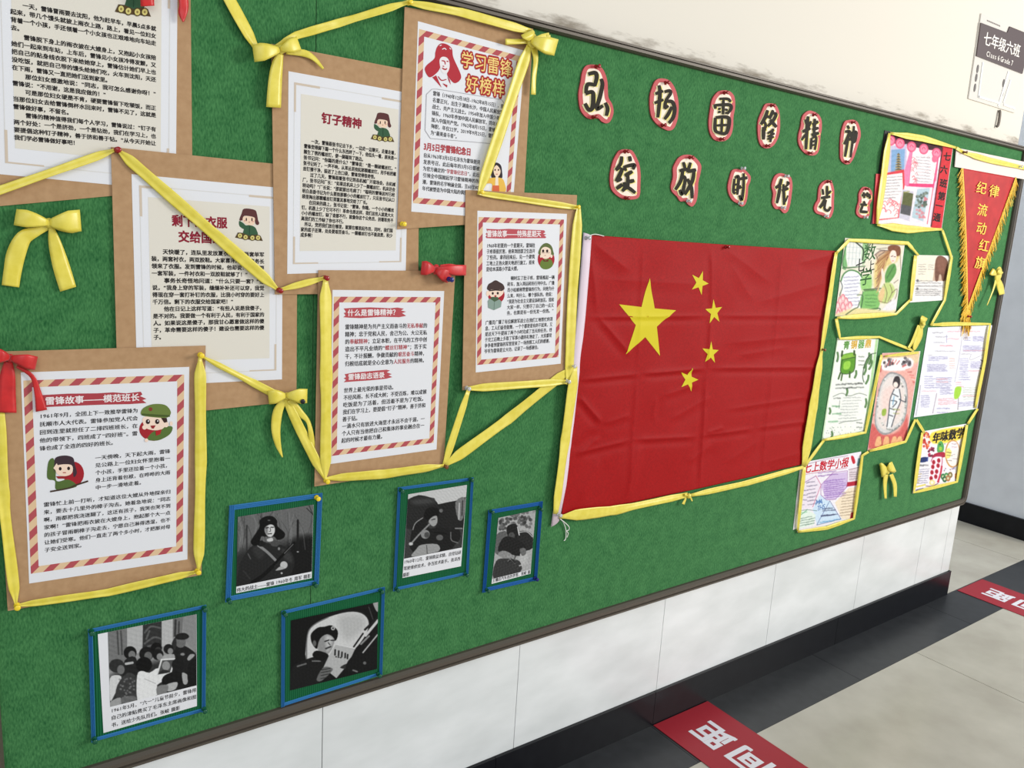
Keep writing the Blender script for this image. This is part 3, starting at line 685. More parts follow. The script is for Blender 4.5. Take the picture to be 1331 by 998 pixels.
def bow(label, cr, knot, loops, tails, h0, m, name='ribbon_bow', group='yellow ribbon bows'):
    sc = cr(1, 0)[0]-cr(0, 0)[0]
    kp = cr(knot[0], knot[1]); c = K(*kp, h0)
    root = thing(name, c, label, 'bow', group)
    for ex, ey, w, bulge in loops:
        e = cr(ex, ey); w = w*sc; d = np.array(e)-np.array(kp); L = np.linalg.norm(d); u = d/L; nn = np.array([-u[1], u[0]]); pts = []
        for t in np.linspace(0, 1, 9): pts.append((*(np.array(kp)+d*t), w*(.28+.72*min(1, t*1.6)**.8), h0+.003+bulge*math.sin(math.pi*min(1, .12+.72*t))))
        for t in np.linspace(1, 0, 8): pts.append((*(np.array(kp)+d*(t*.985)+nn*w*.08*math.sin(math.pi*t)), w*(.28+.70*min(1, t*1.4)**.8), h0+.0012+.0015*math.sin(math.pi*t)))
        mb = MB(); strip(mb, pts, 6, .0009, fix=tuple(nn)); mb.build('loop', m, root, smooth=True, solid=.0004)
    for t in tails:
        q = [(*cr(p[0], p[1]), p[2]*sc, h0+(p[3] if len(p) > 3 else .002), (p[4] if len(p) > 4 else .0008*(-1)**i)) for i, p in enumerate(t)]
        mb = MB(); strip(mb, smooth_rows(q), 4, .0006); mb.build('tail', m, root, smooth=True, solid=.0004)
    r = knot[2]*sc*1.15e-3*1.0; d = (K(kp[0]+1, kp[1], h0)-K(*kp, h0)).length; R = knot[2]*sc*d; mb = MB(); P = []
    for a in np.linspace(0, math.pi, 8):
        P.append([c+Vector((R*math.sin(a)*math.cos(b)*(1+.12*math.sin(3*b)), -.003-.0055*math.sin(a)*math.sin(b), R*1.15*math.cos(a))) for b in np.linspace(0, 6.283, 12, endpoint=False)])
    mb.grid(P, closed=True); mb.build('knot', m, root, smooth=True)
    return root
hB = .004; hC = .012
ribbon('short yellow ribbon slanting down from the top edge to the four-character card\'s bow', [(292, -12, hB), (334, 64, hB)], [(14, 14, 8)], tilt=[.003])
ribbon('yellow ribbon along the top of the red portrait card, from bow to bow', [(358, 62, .010), (385, 46, .008), (440, 30, .008), (530, 3, .016), (600, 16, .018), (690, 41, .018)], [(7, 10, 10), (10, 12, 12), (12, 10, 5), (6, 10, 11), (11, 12, 7)])
ribbon('yellow ribbon slanting down the red portrait card and round the oval cartoon card', [(689, 56, .019), (623, 251, .019), (752, 270, .016), (744, 385, .015), (739, 500, .014)], [(6, 14, 6), (6, 8, 6), (7, 13, 13), (13, 12, 7)])
ribbon('yellow ribbon along the foot of the oval cartoon card', [(606, 505, .016), (737, 496, .016)], [(5, 10, 5)])
ribbon('short steep yellow ribbon between the brush heading card and the oval cartoon card', [(577, 606, .013), (609, 507, .016)], [(5, 9, 5)])
ribbon('yellow ribbon framing the left side and foot of the brush heading card', [(423, 362, .013), (424, 490, .013), (423, 622, .013), (500, 616, .0135), (577, 605, .0135)], [(6, 15, 16), (16, 14, 5), (5, 11, 12), (12, 10, 4)])
ribbon('yellow ribbon crossing the two-line title card, pinned with red pins', [(-14, 252, .006), (152, 194, .008), (362, 377, .012), (423, 361, .013)], [(12, 11, 4), (4, 15, 5), (4, 9, 4)])
ribbon('yellow ribbon from the lower left card through a bow to the brush heading card', [(262, 463, .010), (330, 498, .008), (372, 520, .007), (395, 568, .006), (422, 622, .013)], [(3, 7, 10), (10, 11, 11), (10, 13, 13), (13, 12, 4)])
ribbon('yellow ribbon down the left side of the lower left card and along its foot', [(-3, 535, .008), (3, 640, .008), (21, 787, .011), (140, 770, .011), (256, 743, .011)], [(18, 19, 19), (19, 15, 4), (4, 9, 10), (10, 10, 4)])
ribbon('yellow ribbon down the right side of the lower left card', [(260, 463, .011), (261, 600, .011), (258, 742, .011)], [(4, 15, 15), (15, 14, 4)])
ribbon('wide yellow ribbon crossing bare felt from the brush heading card to the flag', [(578, 605, .013), (660, 545, .008), (745, 476, .014)], [(5, 13, 13), (13, 12, 3)])
ribbon('yellow ribbon down the white hoist edge of the flag', [(748, 476, .015), (735, 570, .010), (722, 668, .010)], [(5, 12, 12), (12, 10, 6)], tilt=[.002, .002])
ribbon('yellow ribbon along the foot of the flag to its small bow', [(727, 672, .010), (800, 663, .009), (894, 643, .009)], [(4, 14, 12), (12, 9, 6)])
ribbon('yellow ribbon along the foot of the flag right of its small bow', [(897, 644, .009), (970, 628, .009), (1044, 607, .009)], [(4, 7, 7), (7, 7, 4)])
ribbon('yellow ribbon up the right edge of the flag', [(1045, 605, .009), (1057, 530, .010), (1068, 455, .011), (1078, 390, .010), (1087, 328, .010)], [(6, 11, 11), (11, 9, 3), (4, 6, 6), (6, 5, 4)])
PG = 'thin ribbons framing the class posters'
ribbon('thin yellow ribbon from the flag corner along the lotus drawing\'s top', [(1087, 329, .009), (1104, 312, .006), (1180, 316, .006), (1194, 332, .006)], [(3, 4, 4), (4, 5.5, 5), (5, 4, 3)], group=PG)
ribbon('thin yellow ribbon along the lotus drawing\'s foot, up to the small printed page', [(1088, 413, .006), (1165, 408, .006), (1183, 390, .006)], [(3, 6.5, 4), (3, 4, 3)], group=PG)
ribbon('thin yellow ribbon from the lotus drawing\'s foot along the top of the ding poster', [(1087, 414, .006), (1092, 440, .006), (1143, 438, .006), (1188, 456, .006)], [(4, 4, 3), (3, 5, 3), (3, 4, 3)], group=PG)
ribbon('thin yellow ribbon down the left side of the small printed page', [(1190, 332, .006), (1184, 391, .006)], [(4, 5, 3)], group=PG)
ribbon('thin yellow ribbon from the pink poster past the printed page to the notes page', [(1225, 299, .006), (1237, 335, .006), (1228, 390, .006), (1210, 423, .006)], [(3, 3.5, 3), (3, 4.5, 3), (3, 4, 3)], group=PG)
ribbon('yellow ribbon along the top of the pink poster', [(1157, 173, .008), (1200, 180, .008), (1243, 192, .008)], [(3, 8, 8), (8, 6, 3)], group=PG)
ribbon('yellow ribbon down the left side of the pink poster', [(1156, 173, .008), (1148, 235, .008), (1140, 291, .008)], [(3, 8, 8), (8, 8, 3)], group=PG)
ribbon('yellow ribbon bulging along the foot of the pink poster', [(1140, 292, .008), (1180, 298, .008), (1225, 298, .008)], [(3, 10, 10), (10, 6, 3)], group=PG)
ribbon('yellow ribbon across the white heading of the pennant', [(1243, 192, .009), (1252, 198, .010), (1285, 208, .014), (1326, 217, .019), (1336, 219, .020)], [(4, 4, 4), (4, 7.5, 7.5), (7.5, 7, 5), (5, 5, 5)], group=PG)
ribbon('thin yellow ribbon along the top and right side of the notes page', [(1210, 422, .006), (1240, 421, .007), (1287, 421, .008), (1280, 470, .007), (1268, 530, .006)], [(3, 5, 5), (5, 4, 3), (3, 4, 4), (4, 4, 3)], group=PG)
ribbon('thin yellow ribbon from the notes page to the festive poster\'s top right corner', [(1271, 531, .006), (1258, 551, .006)], [(3, 4, 3)], group=PG)
ribbon('thin yellow ribbon along the foot and right side of the green ding poster', [(1070, 572, .006), (1125, 562, .006), (1146, 461, .006)], [(3, 5, 3), (3, 4, 3)], group=PG)
ribbon('thin yellow ribbon from the flag corner up to the green ding poster', [(1046, 606, .008), (1071, 572, .006)], [(3, 4, 3)], group=PG)
ribbon('thin yellow ribbon along the top of the oval mirror poster', [(1150, 463, .006), (1194, 458, .006)], [(2, 4, 3)], group=PG)
ribbon('thin yellow ribbon along the oval mirror poster\'s foot, up to the notes page', [(1130, 586, .006), (1177, 574, .006), (1190, 545, .006)], [(3, 5, 3), (3, 3.5, 3)], group=PG)
ribbon('short yellow ribbon from the notes page to the festive poster top left corner', [(1191, 545, .006), (1202, 563, .006)], [(3, 4.5, 3)], group=PG)
ribbon('thin yellow ribbon along the right side and foot of the maths newspaper', [(1129, 587, .006), (1121, 592, .006), (1110, 674, .006), (1075, 686, .006), (1037, 691, .006)], [(3, 3, 3), (3, 4.5, 3), (3, 5, 5), (5, 4, 3)], group=PG)
ribbon('thin yellow ribbon down the left side of the maths newspaper', [(1046, 605, .007), (1041, 650, .006), (1037, 690, .006)], [(4, 5, 4), (4, 4, 3)], group=PG)
ribbon('thin yellow ribbon framing the sides and foot of the festive poster', [(1199, 562, .006), (1188, 640, .006), (1244, 626, .006), (1257, 552, .006)], [(3, 4.5, 3), (3, 4.5, 3), (3, 4.5, 3)], group=PG)

bow('yellow bow pinned alone on bare felt left of the two-line title card', crop(0, 200, 260, 998), (245, 345, 26), [(76, 315, 82, .011), (402, 332, 108, .011)],
    [[(238, 362, 34), (180, 388, 50), (118, 420, 80), (80, 500, 96), (62, 590, 90), (52, 660, 88)], [(254, 360, 22), (272, 440, 62), (305, 560, 84), (340, 675, 84)]], .003, SATIN)
bow('yellow bow at the top left corner of the four-character title card', crop(290, 0, 140, 931), (492, 430, 34), [(262, 462, 150, .012), (655, 372, 122, .012)],
    [[(498, 465, 50), (470, 545, 95), (450, 700, 118), (436, 928, 128)], [(545, 455, 30), (690, 458, 62), (785, 505, 40), (865, 595, 20)]], .010, SATIN)
bow('crumpled yellow bow at the top right corner of the red portrait card', crop(640, 10, 100, 768), (385, 330, 52), [(345, 245, 130, .010), (638, 398, 170, .016), (572, 292, 90, .010)],
    [[(360, 335, 50), (250, 338, 52), (130, 340, 60)], [(440, 380, 60, .004), (540, 330, 60, .01), (560, 270, 40, .012)], [(415, 400, 70), (432, 520, 50), (415, 700, 44), (408, 868, 48)]], .017, SATIN)
bow('yellow bow between the two-line title card and the brush heading card', crop(330, 480, 110, 686), (262, 212, 26), [(118, 228, 112, .010), (432, 216, 116, .012)],
    [[(245, 250, 45), (195, 340, 78), (178, 480, 74), (196, 610, 48), (232, 712, 8)], [(290, 245, 60), (370, 350, 62), (440, 425, 34), (466, 560, 48), (472, 715, 56)]], .006, SATIN)
bow('tiny yellow bow on the ribbon at the foot of the flag', crop(860, 620, 70, 1331), (645, 455, 40), [(560, 440, 60, .003)],
    [[(610, 470, 40), (575, 570, 55), (530, 670, 70)], [(660, 445, 45), (712, 510, 45), (758, 595, 30)]], .008, SATIN)
bow('small yellow bow on bare felt between the maths newspaper and the festive poster', crop(1080, 560, 251, 1044), (305, 208, 12), [(268, 214, 74, .010), (342, 192, 58, .010)],
    [[(298, 235, 26, .004), (292, 290, 20, .004), (296, 366, 12, .006)], [(325, 235, 22, .004), (345, 290, 22, .004), (348, 356, 16, .006)]], .006, SATIN)
bow('small yellow bow right of the red pennant', crop(1230, 300, 101, 720), (470, 405, 30), [(412, 375, 62, .010), (512, 368, 50, .012)],
    [[(468, 440, 26, .004), (430, 560, 14, .006), (378, 690, 8, .008)], [(478, 445, 40, .004), (498, 510, 62, .004), (516, 590, 52, .004)]], .0125, SATIN)
bow('small yellow bow above the oval mirror poster, left of the notes page', crop(1180, 400, 120, 798), (115, 135, 22), [(146, 78, 56, .012), (150, 128, 44, .010)],
    [[(108, 150, 44, .004), (98, 240, 58, .004), (62, 335, 40, .003), (56, 365, 16, .003)], [(95, 150, 22, .004), (40, 290, 26, .003), (5, 350, 20, .003)]], .006, SATIN)
RB = 'red ribbon bows'
bow('red bow with notched tails at the top left corner of the lower left card', crop(0, 440, 80, 665), (110, 205, 48), [(392, 268, 150, .012), (-80, 180, 150, .012)],
    [[(92, 250, 90), (82, 400, 165), (78, 600, 185), (72, 800, 215)], [(180, 300, 30), (345, 405, 48), (410, 590, 78), (448, 780, 125)]], .010, REDSATIN, group=RB)
bow('crumpled red bow at the top right corner of the brush heading card', crop(530, 320, 100, 1331), (475, 400, 70), [(235, 375, 235, .012), (735, 545, 215, .014), (1010, 415, 180, .012)],
    [[(560, 350, 60, .008), (760, 340, 70, .01), (960, 400, 60, .006)]], .012, REDSATIN, group=RB)
bow('red bow at the very top left, only its two hanging tails in view', crop(170, 0, 90, 1331), (640, -560, 90), [(200, -620, 320, .010), (1060, -620, 320, .010)],
    [[(600, -520, 120, .006), (430, -320, 240, .008), (325, -60, 262, .010), (322, 118, 262, .008)], [(680, -520, 110, .004), (940, -300, 180, .004), (1020, 60, 180, .004), (1000, 250, 170, .004), (1010, 420, 30, .004)]], .006, REDSATIN, group=RB)

# ------------------------------------------------------------------ cut-out letters
def outline_in(pts, d):
    P = np.array(pts, float); c = P.mean(0); out = []
    n = len(P)
    for i in range(n):
        t = P[(i+1) % n]-P[i-1]; t /= np.linalg.norm(t); nn = np.array([-t[1], t[0]])
        if nn@(c-P[i]) < 0: nn = -nn
        out.append(tuple(P[i]+nn*d))
    return out
def letter(label, cr, outl, strokes, pad, h=.0006, wk=1.14):
    pad *= 1.18
    o2 = smooth_closed(outl, 4); P = [K(*cr(*p), h) for p in o2]; c = sum(P, Vector())/len(P)
    root = thing('letter_cutout', (c.x, -h, min(p.z for p in P)), label, 'letter', 'red-edged cut-out characters')
    mb = MB(); mb.slab(P, h, h+.0028); mb.build('backing', LRED, root)
    mb = MB(); mb.slab([K(*cr(*p), h) for p in smooth_closed(outline_in(outl, pad), 4)], h+.0028, h+.0031); mb.build('cream_layer', LCREAM, root)
    a = Art(cr, h+.0033)
    for st in strokes:                   # yellowish and grey relief lines behind the black brush strokes
        a.stroke([(x-pad*.30, y+pad*.10) for x, y in st[1]], st[0]*wk*1.15, (206, 196, 150), .8)
    for st in strokes[::2]: a.stroke([(x+pad*.32, y+pad*.22) for x, y in st[1]], st[0]*wk*.8, (236, 222, 130), .8)
    a.h += .0002
    for st in strokes: a.stroke(st[1], st[0]*wk, (46, 42, 34))
    a.build('brush_character', root)
    return root
L1, L2, L3 = crop(740, 75, 140, 1331), crop(900, 105, 140, 1331), crop(1020, 135, 120, 1331)
L4, L5, L6 = crop(780, 185, 140, 1331), crop(930, 205, 130, 1331), crop(1040, 220, 110, 1331)
letter('first and largest cut-out character of the upper row, nearest the portrait card', L1, [(200, 100), (300, 88), (385, 125), (430, 195), (460, 300), (465, 420), (475, 500), (520, 580), (535, 680), (500, 780), (450, 812), (390, 790), (340, 745), (260, 760), (190, 730), (130, 650), (108, 540), (105, 430), (130, 300), (150, 180)],
       [(48, [(235, 203), (318, 187), (340, 240), (315, 350)]), (44, [(325, 340), (228, 330), (205, 440)]), (50, [(200, 445), (285, 425), (298, 510), (285, 620), (240, 640), (195, 565)]), (46, [(392, 260), (410, 330), (380, 480), (340, 628), (418, 592)]), (44, [(445, 555), (475, 630), (458, 718)])], 42)
letter('second cut-out character of the upper row', L1, [(1050, 290), (1110, 258), (1200, 270), (1260, 320), (1310, 420), (1338, 560), (1335, 700), (1315, 800), (1275, 880), (1220, 902), (1160, 880), (1080, 830), (1010, 740), (985, 620), (985, 480), (1010, 380)],
       [(42, [(1110, 340), (1122, 430), (1110, 600), (1095, 738)]), (38, [(1065, 447), (1160, 410)]), (36, [(1055, 560), (1165, 518)]), (38, [(1178, 422), (1238, 408), (1250, 445), (1190, 530)]), (38, [(1192, 528), (1180, 632)]), (44, [(1190, 540), (1272, 545), (1302, 630), (1285, 735), (1232, 808)]), (40, [(1270, 605), (1225, 695), (1178, 760)]), (32, [(1225, 590), (1180, 632)])], 42)
letter('third cut-out character of the upper row, above a box-shaped lower half', L2, [(280, 160), (330, 125), (410, 120), (470, 145), (510, 210), (515, 330), (495, 450), (490, 580), (460, 680), (400, 738), (320, 748), (250, 720), (205, 640), (190, 520), (205, 380), (230, 240)],
       [(32, [(335, 222), (440, 225), (475, 262)]), (34, [(385, 228), (380, 415)]), (32, [(275, 290), (290, 345)]), (38, [(285, 302), (450, 295), (480, 340), (430, 408)]), (26, [(318, 350), (352, 342)]), (26, [(318, 388), (352, 382)]), (26, [(405, 352), (438, 362)]), (26, [(405, 398), (432, 396)]), (38, [(286, 455), (282, 600), (318, 640)]), (42, [(290, 455), (400, 445), (455, 475), (440, 600), (400, 652), (300, 632)]), (30, [(368, 462), (362, 640)]), (30, [(300, 552), (430, 545)])], 38)
letter('fourth cut-out character of the upper row', L2, [(890, 290), (960, 280), (1020, 300), (1060, 380), (1072, 500), (1067, 620), (1040, 720), (990, 800), (920, 836), (850, 815), (810, 740), (795, 600), (805, 480), (850, 370)],
       [(40, [(932, 362), (902, 450), (850, 540)]), (30, [(898, 455), (950, 438)]), (32, [(888, 500), (908, 560), (870, 622)]), (42, [(882, 570), (880, 725)]), (28, [(860, 622), (912, 598)]), (34, [(1000, 362), (955, 470)]), (36, [(985, 402), (1035, 412), (1000, 490), (932, 562)]), (40, [(960, 482), (1042, 572)]), (26, [(930, 652), (1010, 602)]), (26, [(930, 690), (1018, 650)]), (26, [(928, 722), (1010, 690)]), (32, [(1000, 590), (980, 655), (964, 758)])], 34)
letter('fifth cut-out character of the upper row', L3, [(260, 150), (330, 100), (400, 110), (470, 150), (515, 230), (520, 350), (500, 480), (490, 620), (460, 710), (400, 745), (310, 730), (230, 660), (185, 560), (185, 450), (215, 330), (230, 220)],
       [(44, [(340, 178), (325, 330), (308, 655)]), (34, [(298, 225), (322, 305)]), (34, [(382, 248), (340, 345)]), (44, [(258, 402), (372, 350)]), (32, [(302, 440), (244, 522)]), (40, [(436, 212), (425, 425)]), (44, [(398, 300), (486, 252)]), (38, [(400, 372), (490, 345)]), (44, [(388, 448), (496, 418)]), (34, [(390, 490), (378, 655)]), (34, [(400, 490), (455, 482), (438, 662)]), (24, [(395, 550), (440, 530)]), (24, [(390, 602), (440, 585)])], 38)
letter('last cut-out character of the upper row, left of the pink poster', L3, [(850, 260), (900, 235), (980, 230), (1040, 270), (1075, 370), (1080, 470), (1050, 570), (1010, 700), (970, 800), (910, 870), (840, 855), (790, 790), (785, 650), (790, 500), (810, 370)],
       [(36, [(905, 310), (930, 362)]), (40, [(870, 402), (935, 397), (910, 480), (858, 582)]), (36, [(922, 465), (892, 640), (870, 762)]), (26, [(925, 490), (948, 530)]), (34, [(950, 420), (970, 535)]), (38, [(960, 420), (1032, 407), (1010, 540), (968, 542)]), (24, [(962, 482), (1020, 470)]), (34, [(1000, 318), (985, 500), (950, 772)])], 36)
letter('first cut-out character of the lower row', L4, [(230, 100), (300, 85), (380, 100), (430, 170), (475, 280), (490, 400), (487, 520), (482, 640), (450, 692), (370, 707), (270, 697), (190, 650), (130, 580), (110, 470), (120, 350), (150, 230), (190, 150)],
       [(40, [(270, 172), (255, 262), (195, 342)]), (32, [(200, 345), (255, 302)]), (46, [(282, 318), (240, 412), (200, 482)]), (36, [(205, 482), (272, 450)]), (44, [(205, 572), (278, 518)]), (40, [(365, 170), (377, 235)]), (34, [(300, 288), (320, 352)]), (40, [(310, 300), (422, 277), (408, 332)]), (42, [(308, 412), (402, 358)]), (40, [(345, 390), (345, 582)]), (44, [(350, 490), (424, 470)]), (40, [(300, 490), (305, 560), (276, 604)]), (40, [(290, 580), (350, 562), (438, 624)])], 36)
letter('second cut-out character of the lower row', L4, [(960, 190), (1030, 155), (1120, 160), (1190, 210), (1238, 290), (1227, 390), (1202, 500), (1197, 620), (1177, 730), (1130, 792), (1080, 770), (1040, 728), (980, 728), (940, 670), (880, 610), (865, 540), (890, 430), (890, 320), (920, 250)],
       [(36, [(1030, 243), (1052, 320)]), (40, [(982, 352), (1082, 328)]), (40, [(1025, 340), (1000, 470), (932, 585)]), (38, [(1020, 420), (1052, 442), (1035, 560), (1010, 642), (985, 585)]), (36, [(1120, 248), (1080, 372)]), (42, [(1085, 362), (1188, 338)]), (42, [(1162, 350), (1140, 480), (1048, 645)]), (40, [(1080, 450), (1130, 562), (1138, 692)])], 40)
letter('third cut-out character of the lower row, held by clear pins', L5, [(210, 170), (270, 150), (330, 160), (360, 150), (410, 190), (455, 250), (450, 320), (425, 380), (415, 500), (390, 610), (340, 648), (290, 612), (220, 570), (170, 490), (152, 390), (175, 270)],
       [(34, [(255, 278), (240, 442), (270, 475)]), (36, [(260, 270), (307, 250), (300, 400), (290, 492)]), (26, [(255, 362), (300, 350)]), (26, [(255, 430), (298, 420)]), (36, [(376, 205), (375, 380), (350, 560), (318, 498)]), (40, [(330, 282), (428, 264)]), (36, [(320, 368), (338, 412)])], 34)
letter('fourth cut-out character of the lower row, held by clear pins', L5, [(790, 230), (850, 205), (930, 225), (990, 260), (1012, 360), (1002, 480), (982, 620), (950, 712), (900, 737), (850, 690), (780, 675), (745, 600), (755, 480), (735, 380), (755, 290)],
       [(40, [(880, 278), (855, 360), (798, 402)]), (38, [(862, 372), (842, 500), (818, 605)]), (38, [(882, 438), (972, 405)]), (28, [(948, 320), (976, 340), (925, 392)]), (36, [(905, 350), (912, 500), (915, 628)]), (20, [(965, 500), (932, 588)])], 36)
letter('fifth cut-out character of the lower row', L6, [(330, 210), (400, 170), (470, 180), (505, 250), (522, 350), (517, 500), (512, 640), (470, 752), (410, 772), (330, 722), (240, 690), (205, 620), (225, 540), (260, 480), (270, 380), (285, 280)],
       [(40, [(425, 258), (425, 425)]), (34, [(353, 308), (366, 402)]), (36, [(488, 338), (430, 392)]), (42, [(328, 452), (478, 428)]), (46, [(392, 465), (355, 545), (308, 604)]), (38, [(410, 480), (385, 612), (440, 650), (484, 588)])], 38)
letter('last and smallest cut-out character of the lower row', L6, [(960, 290), (1020, 275), (1090, 310), (1122, 380), (1117, 480), (1082, 560), (1087, 640), (1067, 740), (1000, 772), (920, 752), (870, 690), (880, 590), (905, 500), (910, 380)],
       [(42, [(968, 412), (1080, 400), (1096, 465)]), (34, [(1000, 358), (1012, 455)]), (32, [(1060, 358), (1060, 442)]), (34, [(1000, 500), (1022, 545)]), (38, [(948, 552), (1054, 560)]), (36, [(990, 560), (948, 665)]), (42, [(940, 665), (1064, 672)])], 38)
hl = .0034
names = ['first', 'second', 'third', 'fourth', 'fifth', 'last']
up = [(L1, 330, 112), (L1, 1185, 312), (L2, 390, 150), (L2, 970, 308), (L3, 405, 160), (L3, 965, 270)]
dn = [(L1, 292, 735), (L1, 1145, 835), (L2, 345, 720), (L2, 910, 802), (L3, 345, 708), (L3, 880, 832)]
lu = [(L4, 305, 115, 'red'), (L4, 1105, 188, 'red'), (L5, 345, 142, 'clear'), (L5, 925, 245, 'clear'), (L6, 430, 195, 'red'), (L6, 1028, 310, 'red')]
ld = [(L4, 312, 688, 'red'), (L4, 1075, 722, 'clear'), (L5, 310, 605, 'clear'), (L5, 880, 662, 'clear'), (L6, 385, 735, 'clear'), (L6, 1005, 755, 'clear')]
for i in range(6):
    pin(up[i][0](*up[i][1:]), 'red', hl, 'dark red push pin at the top of the %s upper-row character' % names[i], .95)
    pin(dn[i][0](*dn[i][1:]), 'red', hl, 'dark red push pin at the foot of the %s upper-row character' % names[i], .95)
    for q, wd in ((lu[i], 'top'), (ld[i], 'foot')):
        pin(q[0](q[1], q[2]), q[3], hl, '%s push pin at the %s of the %s lower-row character' % ({'red': 'dark red', 'clear': 'clear'}[q[3]], wd, names[i]), .95)

# ------------------------------------------------------------------ the flag
cf = crop(700, 290, 410, 1023)
CRE = [  # creases measured on the flag: (x0, y0, x1, y1, amplitude mm, width)
    (150, 305, 560, 300, 2.2, 9), (560, 300, 950, 300, 1.6, 9), (130, 508, 330, 488, 2.6, 9), (330, 488, 540, 470, 3.0, 9), (540, 470, 930, 466, 2.4, 9), (560, 80, 560, 300, 1.4, 8), (560, 300, 545, 470, 2.0, 8), (545, 470, 520, 880, 1.8, 8),
    (340, 60, 320, 480, .9, 9), (320, 480, 290, 900, 1.0, 9), (790, 85, 760, 460, 1.0, 9), (760, 460, 720, 830, 1.0, 9), (190, 300, 300, 430, 2.2, 13), (120, 745, 300, 702, 2.6, 10), (300, 702, 520, 690, 2.6, 10), (200, 690, 120, 755, 2.6, 14),
    (130, 560, 205, 650, 2.8, 12), (205, 650, 300, 620, 1.6, 12), (520, 690, 700, 665, 2.4, 9), (700, 665, 880, 640, 2.0, 9), (600, 605, 890, 560, 1.6, 10), (540, 680, 600, 660, 2.0, 10), (420, 640, 560, 560, 1.4, 14), (480, 780, 560, 715, 1.6, 14),
    (600, 80, 760, 200, 1.3, 22), (620, 130, 700, 260, 1.0, 18), (840, 130, 960, 100, 1.6, 20), (700, 260, 940, 190, 1.2, 20), (600, 390, 930, 360, 1.3, 16), (640, 430, 820, 400, 1.2, 14), (170, 60, 300, 160, 2.0, 26), (165, 60, 190, 300, 1.8, 16), (180, 180, 560, 200, 1.0, 22),
    (280, 900, 330, 700, 1.6, 18), (130, 900, 200, 760, 1.8, 18), (720, 780, 860, 740, 1.3, 16), (400, 560, 520, 520, 1.4, 12), (370, 640, 380, 560, 1.2, 10), (600, 780, 720, 700, 1.2, 18), (860, 560, 920, 480, 1.4, 16)]
def flag_h(X, Y):
    f = np.full(np.shape(X), 5.0)
    for x0, y0, x1, y1, a, w in CRE:
        ex, ey = x1-x0, y1-y0; L = math.hypot(ex, ey); t = ((X-x0)*ex+(Y-y0)*ey)/L/L
        s = ((X-x0)*-ey+(Y-y0)*ex)/L; win = np.clip(t*5, 0, 1)*np.clip((1-t)*5, 0, 1)
        w *= .7; f = f+a*1.15*win*(np.exp(-np.abs(s)/w)-.6*np.exp(-((s-2.2*w)/(1.6*w))**2))
    f = f+.8*np.sin(X/61.+Y/37.)+.45*np.sin(X/29.-Y/83.+1)+.3*np.sin(X/17.+Y/23.)
    return np.clip(f, 1.6, 14)/1000.
fq = [np.array(K(*cf(*p), .004)) for p in ((166, 38), (966, 90), (862, 780), (72, 952))]
NX, NY = 300, 216
u = np.linspace(0, 1, NX+1)[None, :, None]; v = np.linspace(0, 1, NY+1)[:, None, None]
FP = (fq[0]*(1-u)+fq[1]*u)*(1-v)+(fq[3]*(1-u)+fq[2]*u)*v
FP[..., 2] += (-.004*np.sin(np.pi*u)*v-.002*np.sin(np.pi*u)*(1-v))[..., 0]
FP[..., 0] += (.004*np.sin(np.pi*v)*(1-u))[..., 0]
def to_crop(P): px = proj(P); return (px[..., 0]-700)/(410/1023.), (px[..., 1]-290)/(410/1023.)
FP[..., 1] = -flag_h(*to_crop(FP))
flag = thing('flag', Vector((float(FP[..., 0].mean()), 0, float(FP[..., 2].min()))), 'large red flag with five yellow stars and a white hoist, pinned flat on the felt', 'flag')
mb = MB(); mb.grid(FP); mb.build('red_cloth', FLAGRED, flag, smooth=True, solid=.0003)
def star(pts_px):                        # five outer points -> a star lying on the cloth
    O = [np.array(K(*p, .004)) for p in pts_px]; c = sum(O)/5; ring = []
    for i in range(5):
        a, b = O[i]-c, O[(i+1) % 5]-c; ring += [a, (a+b)/2*.472]
    mb = MB(); rows = []
    for k in range(0, 15):
        row = []
        for i in range(10):
            for t in np.linspace(0, 1, 8, endpoint=False):
                q = c+(ring[i]*(1-t)+ring[(i+1) % 10]*t)*max(k/14., .001)
                row.append(q)
        rows.append(row)
    R = np.array(rows); R[..., 1] = -flag_h(*to_crop(R))-.0007
    mb.grid(R, closed=True); mb.build('star', FLAGYEL, flag, smooth=True)
star([cf(360, 178), cf(443, 282), cf(393, 430), cf(282, 425), cf(260, 263)])
def star5(cx, cy, r, ang, sx):           # small ones: centre, radius and turn measured on the cut-out
    star([cf(cx+r*sx*math.sin(math.radians(ang+72*i)), cy-r*math.cos(math.radians(ang+72*i))) for i in range(5)])
star5(520, 193, 41, 22, .74); star5(568, 288, 42, -5, .68); star5(555, 420, 38, 4, .72); star5(486, 507, 41, 18, .74)
mb = MB(); rows = []
for (a, b) in (((143, 30), (170, 40)), ((136, 120), (164, 130)), ((122, 300), (150, 300)), ((100, 480), (130, 490)), ((82, 660), (108, 690)), ((60, 830), (88, 850)), ((38, 984), (66, 962))):
    p, q = K(*cf(*a), .003), K(*cf(*b), .003)
    rows.append([p+(q-p)*t+Vector((0, -.003*math.sin(math.pi*t)-.002, 0)) for t in np.linspace(0, 1, 7)])
mb.grid(rows); mb.build('hoist_sleeve', SLEEVE, flag, smooth=True, solid=.0006)
def cord(pts, r, name, m, parent=None):
    P = [Vector(p) for p in smooth_open([tuple(q) for q in pts], 5)]; mb = MB(); R = []
    for i, p in enumerate(P):
        t = (P[min(i+1, len(P)-1)]-P[max(i-1, 0)]).normalized(); e1 = t.cross(Vector((0, 1, .01))).normalized(); e2 = t.cross(e1)
        R.append([p+(e1*math.cos(a)+e2*math.sin(a))*r for a in np.linspace(0, 6.283, 6, endpoint=False)])
    mb.grid(R, closed=True); return mb.build(name, m, parent, smooth=True)
cs = crop(700, 620, 80, 998)
